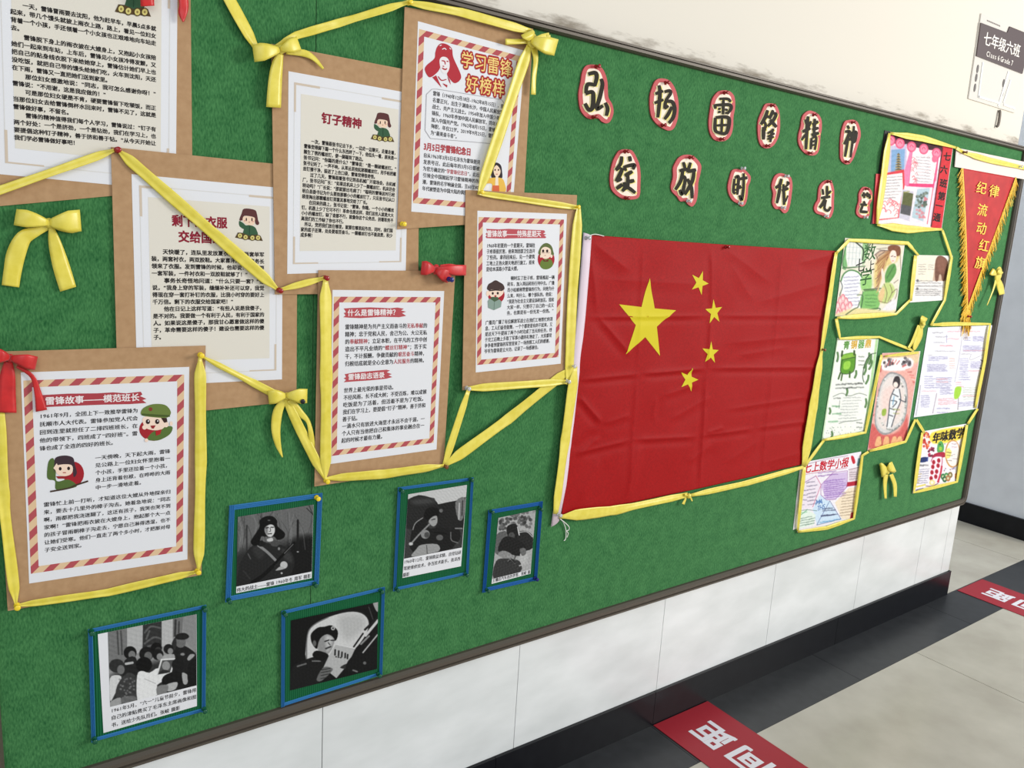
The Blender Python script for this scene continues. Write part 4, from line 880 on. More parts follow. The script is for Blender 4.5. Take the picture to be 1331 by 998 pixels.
cord([K(*cs(x, y), h) for x, y, h in ((310, 600, .006), (330, 650, .008), (400, 730, .006), (440, 850, .004), (440, 990, .003), (412, 1030, .003))], .0011, 'hoist_cord', WHITE, flag)
cord([K(*cs(x, y), h) for x, y, h in ((350, 680, .008), (430, 740, .008), (495, 810, .007), (485, 860, .006), (450, 870, .005), (480, 910, .005), (460, 975, .003))], .0010, 'hoist_cord', WHITE, flag)
cord([K(*cf(x, y), h) for x, y, h in ((150, 48, .008), (180, 36, .009), (212, 42, .008))], .0009, 'hoist_cord', WHITE, flag)

# ------------------------------------------------------------------ the pennant
pu, pl = crop(1230, 180, 101, 720), crop(1230, 300, 101, 720)
pen = thing('pennant', K(1284, 217, .002), 'red triangular pennant with gold fringe and gold characters, hanging at the right end', 'pennant')
tl, tr, tip = pu(140, 262), pu(652, 358), pl(185, 775)
hp = .0045
def pen_h(u, v): return hp+.008*u*(1-v)+.0016*math.sin(3.5*v+u*3)+.0012*math.sin(9*u-4*v)
rows = []
for v in np.linspace(0, 1, 40):
    a = np.array(tl)+(np.array(tip)-np.array(tl))*v; b = np.array(tr)+(np.array(tip)-np.array(tr))*v
    a[0] += 2.0*math.sin(math.pi*v)*.6
    rows.append([K(*(a+(b-a)*u), pen_h(u, v)) for u in np.linspace(0, 1, 16)])
mb = MB(); mb.grid(rows); mb.build('red_cloth', PEN_RED, pen, smooth=True, solid=.0004)
hq = [pu(95, 85), pu(730, 217), pu(722, 378), pu(80, 262)]
HH = [.0045, .0145, .0145, .0045]; mb = MB(); Fq = [K(*p, a_+.0022) for p, a_ in zip(hq, HH)]; Bq = [q+Vector((0, .0022, 0)) for q in Fq]
mb.quad(*Fq); mb.quad(*Bq[::-1])
for i in range(4): mb.quad(Fq[i], Fq[(i+1) % 4], Bq[(i+1) % 4], Bq[i])
mb.build('white_heading', mat('pink_white_tape', (228, 212, 206), .6), pen)
mb = MB(); fr = []
def strand(p0, p1, w, lift=0):
    mb.quad(K(p0[0]-w, p0[1], .0062+lift), K(p0[0]+w, p0[1], .0062+lift), K(p1[0]+w*.4, p1[1], .003+lift+random.uniform(0, .004)), K(p1[0]-w*.4, p1[1], .003+lift+random.uniform(0, .004)))
A0, A1 = np.array(tl), np.array(tip); B0, B1 = np.array(tr), np.array(tip)
for i in range(170):
    t = i/170.; p = A0+(A1-A0)*t+np.array([1.5+1.2*math.sin(math.pi*t), 0]); d = np.array([-random.uniform(3, 8)-1.5*t, random.uniform(6, 17)])
    strand(p, p+d, random.uniform(.45, .8))
for i in range(170):
    t = i/170.; p = B0+(B1-B0)*t+np.array([-1, 0]); d = np.array([random.uniform(1.0, 4.5)*(1-.2*t), random.uniform(7, 18)])
    strand(p, p+d, random.uniform(.4, .7), .0105*max(0, 1-1.6*t))
for i in range(40):
    p = A1+np.array([random.uniform(-4, 4), random.uniform(-6, 2)]); strand(p, p+np.array([random.uniform(-5, 4), random.uniform(16, 32)]), random.uniform(.4, .8))
tag(mb.build('fringe', FRINGE, pen), kind='stuff')
mb = MB()
e1 = [(A0+(A1-A0)*t+np.array([1.6+1.3*math.sin(math.pi*t), 0])) for t in np.linspace(0, 1, 24)]
strip(mb, [(*p, 1.8, .0066) for p in e1], 2, .0004); mb.build('edge_braid', FRINGE, pen, smooth=True)
mb = MB(); e2 = [(B0+(B1-B0)*t+np.array([-.8, 0])) for t in np.linspace(0, 1, 24)]
strip(mb, [(*p, 1.5, .0066) for p in e2], 2, .0004); mb.build('edge_braid', FRINGE, pen, smooth=True)
for ch, x, y in (('纪', 1276, 244.5), ('律', 1292.5, 248.8), ('流', 1277, 273.3), ('动', 1275.8, 297), ('红', 1279, 319.5), ('旗', 1274.2, 342)):
    mb = MB(); one_line(mb, ch, (x-6.6, y-1.6), (x+6.6, y+1.0), .0125 if ch in '纪律' else .0095, 1.12, .014, hp=16); mb.build('gold_character', GOLD, pen)

# ------------------------------------------------------------------ corrugated photo mounts
def ridged(mb, q, n, amp, along=True):   # q: 4 wall points TL TR BR BL; ridges run along TL-TR
    q = [Vector(p) for p in q]; R = []
    for i in range(2*n+1):
        t = i/(2.*n); a = q[0]+(q[3]-q[0])*t; b = q[1]+(q[2]-q[1])*t; d = Vector((0, -amp if i % 2 else 0, 0)); R.append([a+d, b+d])
    mb.grid(R)
def mount(label, cr, outer, photo, bw, m=None, h=.0008):
    m = m or BLUE
    O = [K(*cr(*p), h) for p in outer]; c = sum(O, Vector())/4
    root = thing('mounted_photo', (c.x, -h, min(p.z for p in O)), label, 'photo', 'black and white photos on blue corrugated card')
    ux = (O[1]-O[0]).normalized()*bw; uz = (O[0]-O[3]).normalized()*bw
    inn = [O[0]+ux*.55-uz*.55, O[1]-ux*.55-uz*.55, O[2]-ux*.55+uz*.55, O[3]+ux*.55+uz*.55]
    mb = MB(); mb.slab(inn, h, h+.0012); q = [p+Vector((0, -.0012, 0)) for p in inn]
    ridged(mb, [q[3], q[0], q[1], q[2]], max(10, int((q[1]-q[0]).length/.0036)), .0011); mb.build('green_backing', GREENC, root)
    f = Vector((0, -.0021, 0)); n = 3
    T = [O[0], O[1], O[1]-uz, O[0]-uz]; Bm = [O[3]+uz, O[2]+uz, O[2], O[3]]
    Lq = [O[3], O[0], O[0]+ux, O[3]+ux]; Rq = [O[2]-ux, O[1]-ux, O[1], O[2]]
    for k, (q, dh) in enumerate(((T, 0), (Bm, 0), (Lq, .0012), (Rq, .0012))):
        q2 = [p+f+Vector((0, -dh, 0)) for p in q]; mb = MB(); ridged(mb, q2, n, .0018); mb.build('border_strip', m, root, solid=.0003)
    hp_ = h+.0022
    mb = MB(); mb.slab([K(*cr(*p), hp_) for p in photo], hp_, hp_+.0004); pp = mb.build('photo_print', PAPER, root)
    return root, pp, hp_+.0006
cA = crop(100, 770, 190, 948)
rA, pA, hA = mount('black and white photo of a group around a held-up picture, lowest at left', cA, [(70, 235), (835, 75), (830, 762), (92, 965)], [(135, 270), (775, 140), (778, 735), (172, 910)], .0058)
p = Pic(cA, [(200, 257), (774, 141), (776, 602), (215, 742)], hA, 170, 170, 158, 5)
p.poly([(200, 240), (330, 220), (320, 480), (200, 500)], 132, sm=False); p.poly([(325, 220), (428, 200), (428, 380), (325, 420)], 186, sm=False); p.poly([(428, 200), (550, 175), (550, 360), (425, 370)], 66, sm=False); p.poly([(550, 170), (622, 160), (622, 340), (550, 350)], 190, sm=False)
p.poly([(622, 160), (690, 150), (680, 280), (622, 290)], 128, sm=False); p.poly([(690, 140), (780, 130), (780, 400), (690, 300)], 150, sm=False)
for x in (262, 285): p.line([(x, 250), (x+8, 400)], 10, 78, al=.8)
for q in ([(440, 260), (480, 220), (540, 230)], [(440, 330), (500, 290), (545, 300)], [(450, 300), (470, 250)], [(460, 350), (520, 330)]): p.line(q, 12, 118, al=.8)
p.line([(640, 180), (636, 280)], 14, 70); p.line([(662, 190), (660, 260)], 10, 80)
p.poly([(200, 560), (400, 480), (780, 400), (780, 620), (215, 760)], 66, 40)
p.poly([(610, 430), (620, 350), (680, 340), (740, 370), (775, 420), (775, 610), (640, 620)], 44); p.ell(672, 322, 34, 36, 122); p.poly([(640, 300), (650, 270), (700, 262), (728, 285), (700, 305)], 46); p.poly([(615, 330), (640, 290), (645, 350), (620, 380)], 60); p.ell(685, 400, 14, 9, 150); p.poly([(735, 400), (765, 405), (730, 440), (715, 430)], 170)
for x, y, r, hc, fc in ((345, 390, 42, 34, 134), (450, 398, 46, 36, 118), (515, 360, 36, 30, 70), (525, 402, 36, 38, 150), (594, 366, 32, 40, 150)):
    p.ell(x, y, r, r, hc); p.ell(x+12, y+14, r*.55, r*.62, fc)
p.poly([(310, 440), (380, 420), (400, 540), (300, 560)], 48); p.line([(318, 462), (360, 455)], 16, 190); p.poly([(560, 410), (630, 400), (625, 450), (560, 440)], 175)
p.ell(258, 475, 50, 44, 62); p.ell(285, 500, 24, 30, 128); p.poly([(212, 560), (260, 535), (290, 560), (240, 670), (215, 700)], 214); p.poly([(262, 600), (330, 520), (390, 560), (388, 690), (262, 690)], 76)
for i in range(26): p.ell(random.uniform(275, 380), random.uniform(555, 680), 6, 6, 140, al=.7)
p.ell(435, 468, 52, 50, 28); p.poly([(390, 540), (420, 508), (470, 520), (530, 490), (575, 560), (520, 600), (525, 660), (440, 700), (392, 700)], 228); p.line([(440, 560), (510, 590)], 6, 170, al=.6)
p.poly([(545, 430), (638, 425), (612, 528), (512, 545)], 224, sm=False); p.poly([(553, 440), (628, 436), (604, 517), (525, 532)], 92, sm=False); p.ell(578, 475, 26, 30, 158); p.poly([(530, 528), (560, 500), (604, 515)], 60)
p.poly([(560, 545), (640, 510), (690, 540), (660, 600), (560, 600)], 34); p.ell(655, 470, 40, 44, 40); p.poly([(575, 600), (650, 580), (640, 625), (590, 640)], 186); p.poly([(682, 520), (722, 540), (715, 590), (690, 590)], 176); p.poly([(720, 470), (778, 440), (778, 600), (725, 600)], 36)
p.poly([(215, 710), (280, 680), (288, 725), (216, 745)], 168); p.poly([(290, 680), (370, 670), (385, 700), (300, 725)], 120); p.poly([(520, 610), (590, 600), (580, 650), (525, 668)], 140)
p.noise(5, 30); p.C = 255*(np.clip(p.C, 0, 255)/255)**1.22; p.build('printed_picture', pA)
mb = MB(); block(mb, ['1961年5月，“六一”儿童节前夕，雷锋用', '自己的津贴费买了毛泽东主席画像和图', '书，送给少先队员们。张峻 摄影'], cA(220, 768), cA(775, 630), cA(222, 862), hA, 1.15, .018, BLK); mb.build('caption', INK, pA)

cB = crop(280, 630, 160, 998)
rB, pB, hB_ = mount('black and white photo of a soldier in a fur hat holding a rifle', cB, [(108, 165), (862, 62), (832, 800), (75, 945)], [(182, 260), (795, 160), (780, 755), (168, 878)], .0085)
p = Pic(cB, [(182, 260), (795, 160), (781, 703), (169, 826)], hB_, 160, 150, 118, 6)
p.poly([(150, 560), (400, 500), (820, 440), (820, 800), (150, 860)], 60, 90); p.poly([(600, 480), (820, 430), (820, 760), (600, 740)], 34, 60)
for i in range(46):
    x = random.uniform(180, 800); y = random.uniform(420, 540); p.line([(x, y), (x+random.uniform(-20, 20), y-120), (x+random.uniform(-70, 70), y-random.uniform(180, 300))], random.uniform(3, 7), random.choice((62, 76, 150)), al=.5)
p.line([(668, 290), (668, 520)], 18, 40); p.line([(255, 330), (255, 560)], 10, 60); p.line([(740, 190), (800, 250)], 6, 50); p.line([(760, 170), (790, 240)], 5, 50)
p.poly([(190, 690), (205, 620), (280, 510), (370, 460), (440, 475), (560, 495), (625, 560), (640, 640), (600, 730), (450, 770), (230, 830), (170, 830)], 50); p.poly([(300, 520), (370, 480), (400, 560), (350, 600)], 66, 30); p.poly([(540, 520), (610, 560), (620, 630), (560, 600)], 72, 25)
p.line([(350, 492), (420, 545), (488, 612)], 22, 146); p.poly([(330, 470), (380, 450), (400, 490), (360, 500)], 40); p.poly([(460, 450), (520, 460), (500, 500), (450, 490)], 90)
p.poly([(358, 340), (358, 290), (400, 258), (460, 254), (500, 290), (503, 335), (562, 390), (552, 432), (502, 446), (475, 420), (400, 420), (372, 420), (350, 480), (310, 492), (286, 460), (322, 400)], 24)
p.poly([(403, 348), (440, 322), (474, 332), (482, 378), (458, 418), (424, 416), (402, 382)], 214); p.poly([(402, 350), (425, 335), (422, 405), (404, 385)], 140, 16); p.line([(410, 350), (430, 346)], 7, 30); p.line([(450, 344), (470, 344)], 7, 30); p.line([(443, 350), (447, 374), (438, 378)], 6, 96); p.line([(428, 398), (455, 396)], 8, 60); p.poly([(420, 440), (460, 430), (465, 455), (425, 460)], 206); p.ell(434, 288, 10, 5, 120)
p.line([(638, 472), (545, 570), (455, 668)], 20, 20); p.line([(630, 482), (560, 556)], 5, 150); p.line([(460, 665), (380, 740), (300, 790)], 30, 26); p.ell(555, 650, 30, 30, 196); p.poly([(490, 690), (530, 660), (560, 680), (500, 695)], 180); p.ell(515, 518, 9, 12, 150); p.ell(537, 716, 8, 8, 190); p.ell(668, 543, 8, 5, 190)
p.line([(265, 560), (285, 600)], 8, 110); p.line([(230, 700), (280, 760)], 12, 66); p.noise(4, 26); p.C = 255*(np.clip(p.C, 0, 255)/255)**1.22; p.build('printed_picture', pB)
mb = MB(); one_line(mb, '伟大的战士——雷锋 1960年冬 周军 摄影', cB(172, 856), cB(776, 736), hB_, 1.15, .016, BLK); mb.build('caption', INK, pB)

cC = crop(350, 750, 160, 939)
rC, pC, hC_ = mount('black and white photo of a driver reading a booklet, beside the lower frame', cC, [(88, 255), (876, 70), (856, 738), (85, 985)], [(169, 333), (827, 194), (819, 696), (162, 860)], .0062)
p = Pic(cC, [(165, 330), (830, 190), (822, 700), (158, 865)], hC_, 170, 150, 30, 6)
p.poly([(285, 640), (290, 450), (330, 370), (450, 305), (600, 266), (700, 275), (755, 330), (745, 420), (660, 540), (560, 580), (420, 620)], 208, sm=True); p.poly([(540, 300), (700, 290), (730, 380), (600, 480), (540, 400)], 188, 60)
p.line([(285, 640), (290, 450), (335, 368), (450, 306)], 8, 120)
p.poly([(318, 480), (320, 430), (370, 385), (420, 378), (475, 368), (522, 410), (516, 470), (488, 486), (440, 440), (390, 470), (365, 545), (335, 520)], 26); p.ell(486, 390, 15, 15, 200); p.ell(486, 390, 7, 7, 60)
p.poly([(370, 545), (385, 475), (440, 435), (495, 470), (488, 520), (470, 560), (440, 590), (395, 590)], 156); p.poly([(430, 450), (485, 465), (460, 550), (440, 560)], 196, 24); p.line([(425, 490), (455, 480)], 9, 40); p.line([(470, 482), (490, 482)], 8, 40); p.line([(432, 545), (468, 530)], 12, 70); p.line([(450, 500), (462, 515)], 8, 90); p.ell(345, 505, 14, 24, 110)
p.poly([(165, 720), (210, 660), (330, 610), (440, 590), (450, 640), (400, 800), (165, 880)], 40); p.line([(215, 680), (280, 660)], 12, 120); p.line([(330, 640), (390, 640)], 10, 130); p.poly([(330, 600), (360, 560), (450, 590), (400, 640)], 30)
p.poly([(508, 512), (656, 545), (600, 665), (512, 770), (412, 690), (450, 610)], 186, sm=False); p.line([(508, 512), (656, 545)], 5, 220)
for i, x in enumerate((503, 530, 555, 580, 598)): p.line([(x, 555+i*9), (x-2, 592+i*7)], 12, 40)
for x in (510, 528, 545): p.ell(x, 607+(x-510)*.2, 6, 5, 50)
p.poly([(360, 780), (410, 690), (470, 690), (480, 715), (400, 790)], 118); 
for y in (700, 720, 742, 765): p.line([(395, y+8), (465, y-5)], 5, 50)
p.poly([(540, 690), (590, 660), (640, 670), (600, 700)], 60); p.poly([(600, 640), (680, 560), (740, 470), (820, 430), (820, 700), (600, 720)], 34)
p.line([(645, 530), (715, 430)], 12, 34); p.line([(730, 400), (825, 310)], 16, 44); p.line([(735, 445), (830, 330)], 20, 206); p.line([(700, 510), (760, 450)], 14, 150); p.line([(715, 575), (825, 440)], 10, 190); p.line([(760, 230), (790, 320)], 8, 80); p.poly([(790, 190), (832, 185), (830, 260), (812, 250)], 170); p.ell(728, 655, 12, 12, 120); p.line([(640, 710), (670, 720)], 12, 130)
p.noise(4, 26); p.C = 255*(np.clip(p.C, 0, 255)/255)**1.22; p.build('printed_picture', pC)

cD = crop(500, 610, 220, 1292)
rD, pD, hD = mount('black and white photo of a soldier leaning over an open engine', cD, [(95, 135), (672, 58), (632, 797), (58, 925)], [(180, 190), (627, 118), (582, 738), (135, 828)], .0058)
p = Pic(cD, [(180, 190), (627, 118), (590, 596), (148, 682)], hD, 120, 160, 74, 5)
p.poly([(170, 230), (260, 195), (380, 220), (400, 270), (560, 235), (640, 200), (640, 100), (170, 160)], 200, sm=False); p.poly([(175, 250), (250, 200), (330, 208), (395, 245), (400, 280), (330, 310), (300, 420), (165, 450)], 52); p.poly([(200, 240), (330, 220), (380, 250), (250, 270)], 80, 30)
p.poly([(330, 300), (430, 262), (550, 240), (610, 240), (600, 440), (420, 470)], 46); p.poly([(540, 250), (612, 215), (600, 370), (560, 380)], 130); p.line([(570, 260), (566, 380)], 10, 190); p.line([(595, 240), (590, 350)], 8, 60)
p.poly([(300, 370), (320, 300), (390, 290), (420, 320), (400, 370), (350, 400)], 28); p.poly([(335, 400), (360, 365), (398, 355), (400, 410), (370, 435)], 168); p.line([(360, 385), (385, 378)], 7, 60); p.ell(430, 315, 14, 14, 120); p.poly([(205, 470), (240, 400), (320, 380), (340, 450), (420, 440), (520, 480), (520, 600), (220, 640)], 40)
p.line([(340, 420), (260, 500), (195, 575)], 12, 150); p.line([(215, 460), (235, 410), (290, 370)], 6, 170); p.ell(310, 495, 34, 34, 150); p.ell(322, 500, 20, 22, 90); p.ell(420, 520, 26, 22, 110); p.ell(540, 500, 40, 60, 40); p.line([(505, 480), (510, 540), (560, 560)], 7, 130); p.line([(540, 450), (590, 450)], 10, 140); p.ell(200, 568, 16, 12, 200); p.line([(380, 480), (470, 490)], 10, 26)
p.poly([(205, 665), (240, 610), (280, 575), (400, 570), (418, 620), (330, 645)], 164); p.line([(320, 580), (325, 640)], 6, 90); p.noise(7, 22); p.C = 255*(np.clip(p.C, 0, 255)/255)**1.22; p.build('printed_picture', pD)
mb = MB(); block(mb, ['1960年12月，雷锋精益求精，自觉钻研', '驾驶维修技术，争当技术能手。张泽西', '摄影'], cD(148, 708), cD(584, 632), cD(138, 808), hD, 1.2, .014, BLK); mb.build('caption', INK, pD)

rE, pE, hE = mount('smallest black and white photo, a soldier crouching with a helmet, nearest the flag', cD, [(785, 308), (1200, 240), (1156, 842), (738, 936)], [(868, 370), (1152, 310), (1112, 795), (815, 873)], .0085, BLUE2)
p = Pic(cD, [(868, 370), (1152, 310), (1116, 764), (821, 836)], hE, 110, 160, 178, 5)
for x, y, r in ((910, 400, 30), (960, 390, 36), (1000, 370, 34), (1070, 360, 40), (1090, 410, 34), (900, 440, 24), (1050, 400, 26)):
    for i in range(10): p.ell(x+random.uniform(-r, r), y+random.uniform(-r, r), 12, 12, random.uniform(60, 130), al=.8)
p.poly([(850, 500), (940, 480), (930, 640), (845, 640)], 110); p.poly([(1020, 480), (1080, 470), (1130, 510), (1130, 600), (1040, 620), (1000, 540)], 52); p.line([(1025, 482), (1085, 476), (1128, 515)], 6, 200)
p.poly([(930, 470), (940, 430), (990, 415), (1020, 440), (1025, 490), (1000, 530), (950, 520)], 44); p.line([(1015, 440), (1027, 500)], 8, 220); p.ell(970, 505, 24, 26, 92); p.poly([(865, 620), (890, 540), (940, 510), (1020, 540), (1080, 590), (1040, 660), (930, 640)], 44)
p.poly([(865, 650), (900, 620), (960, 640), (1000, 690), (930, 690)], 150); p.poly([(1030, 690), (1040, 630), (1080, 630), (1092, 680), (1060, 720), (1035, 720)], 190); p.poly([(1030, 610), (1070, 600), (1080, 640), (1050, 660)], 120); p.poly([(850, 700), (930, 680), (1030, 700), (1030, 790), (835, 840)], 70); p.line([(1030, 735), (1090, 712)], 10, 190)
for i in range(12): p.line([(random.uniform(930, 1010), random.uniform(650, 720)), (random.uniform(930, 1010), random.uniform(650, 720))], 6, random.choice((40, 160)), al=.7)
p.noise(8, 22); p.C = 255*(np.clip(p.C, 0, 255)/255)**1.22; p.build('printed_picture', pE)
mb = MB(); one_line(mb, '王珊店汽车连的李雪，张峻 摄', cD(822, 850), cD(1112, 781), hE, 1.2, .016, BLK); mb.build('caption', INK, pE)

# pins on cards and mounts
PH = .0115
for px, c, h, lb in (
    ((152, 195), 'red', .007, 'red push pin at the top left of the two-line title card'), ((362, 377), 'red', .011, 'red push pin at the right edge of the two-line title card'), ((422, 361), 'red', .011, 'red push pin at the top left corner of the brush heading card'),
    ((260, 461), 'yellow', .009, 'yellow push pin at the top right corner of the lower left card'), ((256, 741), 'yellow', .009, 'yellow push pin at the bottom right corner of the lower left card'), ((22, 786), 'yellow', .009, 'yellow push pin at the bottom left corner of the lower left card'),
    ((522, 291), 'yellow', .011, 'yellow push pin at the right edge of the four-character title card'), ((623, 250), 'yellow', .014, 'yellow push pin at the top left of the oval cartoon card'), ((748, 269), 'yellow', .014, 'yellow push pin at the top right corner of the oval cartoon card'),
    ((530, 4), 'yellow', .012, 'yellow push pin at the top left corner of the red portrait card'), ((423, 624), 'yellow', .011, 'yellow push pin at the bottom left corner of the brush heading card'), ((577, 605), 'brown', .011, 'brown push pin at the bottom right corner of the brush heading card'),
    ((606, 504), 'clear', .014, 'clear push pin at the bottom left corner of the oval cartoon card'), ((736, 495), 'clear', .014, 'clear push pin at the bottom right corner of the oval cartoon card'), ((743, 475), 'clear', .012, 'clear push pin on the hoist edge halfway down the flag'),
    ((762, 309), 'clear', .007, 'clear push pin at the top left corner of the flag'), ((725, 668), 'clear', .009, 'clear push pin at the bottom left corner of the flag'), ((943, 321), 'red', .005, 'red push pin at the middle of the top edge of the flag'), ((1068, 454), 'brown', .009, 'brown push pin halfway down the right edge of the flag'),
    ((411, 646), 'yellow', .004, 'yellow push pin at the top right corner of the rifle photo'), ((717, 0), 'black', .0, None),
    ((1252, 198), 'brown', .011, 'brown push pin at the left end of the pennant heading'), ((1324, 216.5), 'clear', .017, 'clear push pin at the right end of the pennant heading'), ((1258, 411), 'red', .007, 'red push pin at the tip of the pennant')):
    if lb: pin(px, c, h, lb)
pin(crop(530, 320, 100, 1331)(705, 570), 'blue', .026, 'navy push pin in the crumpled red bow', 1.1)
pin(crop(330, 480, 110, 686)(378, 250), 'black', .012, 'black push pin in the bow left of the brush heading card', 1.0)
pin(crop(640, 10, 100, 768)(578, 345), 'black', .024, 'black push pin in the crumpled yellow bow at the top', .7)
for nm, cr, cs_ in (('group photo', cA, ((92, 248), (822, 97), (822, 752), (112, 945))), ('rifle photo', cB, ((105, 930), (800, 800))), ('reading photo', cC, ((110, 270), (845, 98), (828, 735))), ('engine photo', cD, ((118, 155), (650, 72), (612, 795), (85, 908))), ('crouching photo', cD, ((806, 316), (1180, 296), (775, 915)))):
    for i, q in enumerate(cs_):
        mid = (sum(x for x, y in cs_)/len(cs_), sum(y for x, y in cs_)/len(cs_))
        if nm == 'rifle photo': w = ['bottom left', 'bottom right'][i]
        elif nm == 'reading photo': w = ['top left', 'top right', 'bottom right'][i]
        elif nm == 'crouching photo': w = ['top left', 'top right', 'bottom left'][i]
        else: w = ['top left', 'top right', 'bottom right', 'bottom left'][i]
        pin(cr(*q), 'green', .0045, 'dark green push pin at the %s corner of the %s' % (w, nm), .95)
pin(cD(1145, 828), 'blue', .0045, 'navy push pin at the bottom right corner of the crouching photo', .95)

# ------------------------------------------------------------------ the class posters on the right
def poster(label, q, h=.001, m=None, name='hand_drawn_poster', thick=.0006):
    P = [K(*p, h) for p in q]; c = sum(P, Vector())/4
    root = thing(name, (c.x, -h, min(p.z for p in P)), label, 'poster', 'class posters at the right end')
    mb = MB(); mb.slab(P, h, h+thick); return root, mb.build('paper_sheet', m or PAPER, root), h+thick+.00015
# pink poster with a red vertical banner
c3 = crop(1130, 160, 120, 798)
root, pap, hh = poster('pink collage poster with a red vertical banner down its right side', [c3(165, 85), c3(722, 212), c3(622, 925), c3(50, 868)], .002)
mb = MB(); mb.slab([K(*c3(*q_), .0006) for q_ in ((130, 62), (560, 158), (540, 880), (10, 872))], .0006, .002); mb.build('black_backing', mat('black_card', (30, 26, 28), .7), root)
mb = MB(); mb.slab([K(*c3(*q_), .0012) for q_ in ((52, 438), (110, 440), (70, 870), (22, 868))], .002, .0035); mb.build('red_flap', mat('red_card', (206, 50, 58), .6), root)
p = Pic(c3, [(165, 85), (722, 212), (622, 925), (50, 868)], hh, 120, 150, (238, 226, 232), 7)
p.poly([(180, 90), (640, 190), (620, 250), (180, 170)], (66, 34, 44), sm=False)
p.poly([(170, 200), (325, 180), (320, 420), (160, 430)], (196, 190, 216), sm=False); p.poly([(192, 230), (308, 222), (300, 420), (185, 425)], (128, 164, 204), sm=False)
for i in range(7): y = 270+i*22; p.poly([(252-12-i*3, y), (252, y-14), (252+12+i*3, y), (262+i*2, y+8), (240-i*2, y+8)], (96, 84, 62), sm=False); p.line([(240-i*3, y+6), (264+i*3, y+6)], 5, (200, 170, 100))
p.poly([(350, 240), (610, 230), (560, 560), (320, 545)], (222, 70, 120), sm=False); p.poly([(375, 235), (600, 235), (550, 525), (345, 520)], (248, 236, 236), sm=False)
p.poly([(300, 420), (350, 240), (370, 250), (340, 540), (300, 540)], (232, 130, 170), sm=False)
for i in range(22): x, y = random.uniform(355, 400), random.uniform(300, 520); p.line([(x, y), (x+14, y-12), (x+24, y+4)], 4, (224, 110, 120))
for i in range(16): x, y = random.uniform(480, 580), random.uniform(260, 520); p.line([(x, y), (x+14, y-12), (x+24, y+4)], 3, (230, 150, 150), al=.7)
p.writing(405, 290, 530, 500, 9, 12, (130, 128, 138), slope=.1)
p.poly([(145, 430), (300, 400), (305, 540), (255, 820), (75, 840)], (214, 60, 70), sm=False); p.poly([(140, 450), (285, 430), (290, 560), (245, 815), (80, 830)], (244, 234, 232), sm=False); p.writing(150, 470, 285, 650, 8, 12, (128, 126, 136), slope=-.06, slant=-45)
for i in range(16): x, y = random.uniform(85, 240), random.uniform(670, 820); p.line([(x, y), (x+22, y-22), (x+44, y-4), (x+40, y+10)], 5, (218, 96, 108))
p.poly([(285, 570), (385, 590), (350, 850), (255, 820)], (200, 196, 210), sm=False); p.poly([(295, 590), (380, 610), (355, 800), (270, 780)], (92, 96, 58), sm=False); p.poly([(275, 700), (365, 720), (355, 800), (268, 780)], (84, 84, 88), sm=False); p.line([(300, 600), (345, 590)], 8, (160, 156, 90))
p.poly([(400, 560), (545, 555), (480, 880), (345, 840)], (232, 220, 228), sm=False); p.poly([(415, 570), (525, 560), (465, 850), (365, 815)], (176, 196, 206), sm=False)
for i in range(40): p.ell(random.uniform(400, 500), random.uniform(600, 740), 11, 11, random.choice(((70, 84, 76), (90, 104, 90), (130, 140, 130), (206, 110, 120))), al=.8)
for i in range(14): p.ell(random.uniform(410, 480), random.uniform(740, 830), 11, 9, (212, 120, 128), al=.7)
p.line([(575, 520), (530, 860)], 22, (236, 206, 222)); p.line([(552, 560), (500, 870)], 6, (214, 60, 80)); p.line([(600, 250), (575, 500)], 6, (220, 90, 130))
p.poly([(630, 200), (722, 205), (622, 930), (530, 900)], (206, 52, 60), sm=False); p.line([(632, 215), (534, 890)], 9, (50, 20, 26))
for x, y in ((185, 150), (265, 175), (365, 205), (470, 225), (580, 260)):
    p.ell(x, y, 40, 46, (226, 92, 128)); p.ell(x, y, 28, 32, (240, 142, 168)); p.line([(x-14, y), (x, y-18), (x+14, y)], 7, (214, 70, 112))
p.ell(565, 310, 26, 30, (232, 110, 142)); p.noise(5, 40); p.build('drawing', pap)
mb = MB()
for ch, x, y in (('七', 672, 290), ('六', 645, 402), ('班', 640, 520), ('第', 625, 632), ('一', 603, 715), ('通', 585, 815)): one_line(mb, ch, c3(x-32, y-6), c3(x+32, y+6), hh+.0002, 1.05, .03, BLK, hp=11)
mb.build('banner_characters', INK, pap)
# lotus drawing
c4_ = crop(1080, 300, 170, 1305)
root, pap, hh = poster('hand-drawn poster of a green-robed figure with a pink lotus', [c4_(140, 70), c4_(735, 132), c4_(645, 815), c4_(40, 852)])
p = Pic(c4_, [(142, 72), (733, 133), (643, 813), (42, 850)], hh, 130, 140, (226, 220, 202), 9)
p.poly([(125, 250), (150, 130), (185, 130), (160, 370), (115, 370)], (122, 178, 116)); p.poly([(170, 100), (320, 110), (330, 220), (300, 345), (165, 345)], (232, 232, 226)); p.poly([(320, 120), (370, 130), (365, 220), (330, 330), (310, 300)], (150, 192, 138), 20)
for x in (180, 215, 250, 285): p.line([(x+12, 110), (x-6, 340)], 7, (176, 186, 190), al=.7)
for y in (160, 215, 275): p.line([(165, y), (310, y+8)], 7, (186, 198, 198), al=.7)
p.line([(225, 95), (280, 140), (325, 190), (315, 290)], 12, (40, 52, 40)); p.line([(160, 110), (118, 350), (250, 362)], 9, (70, 110, 70)); p.line([(115, 372), (340, 352)], 10, (90, 120, 84))
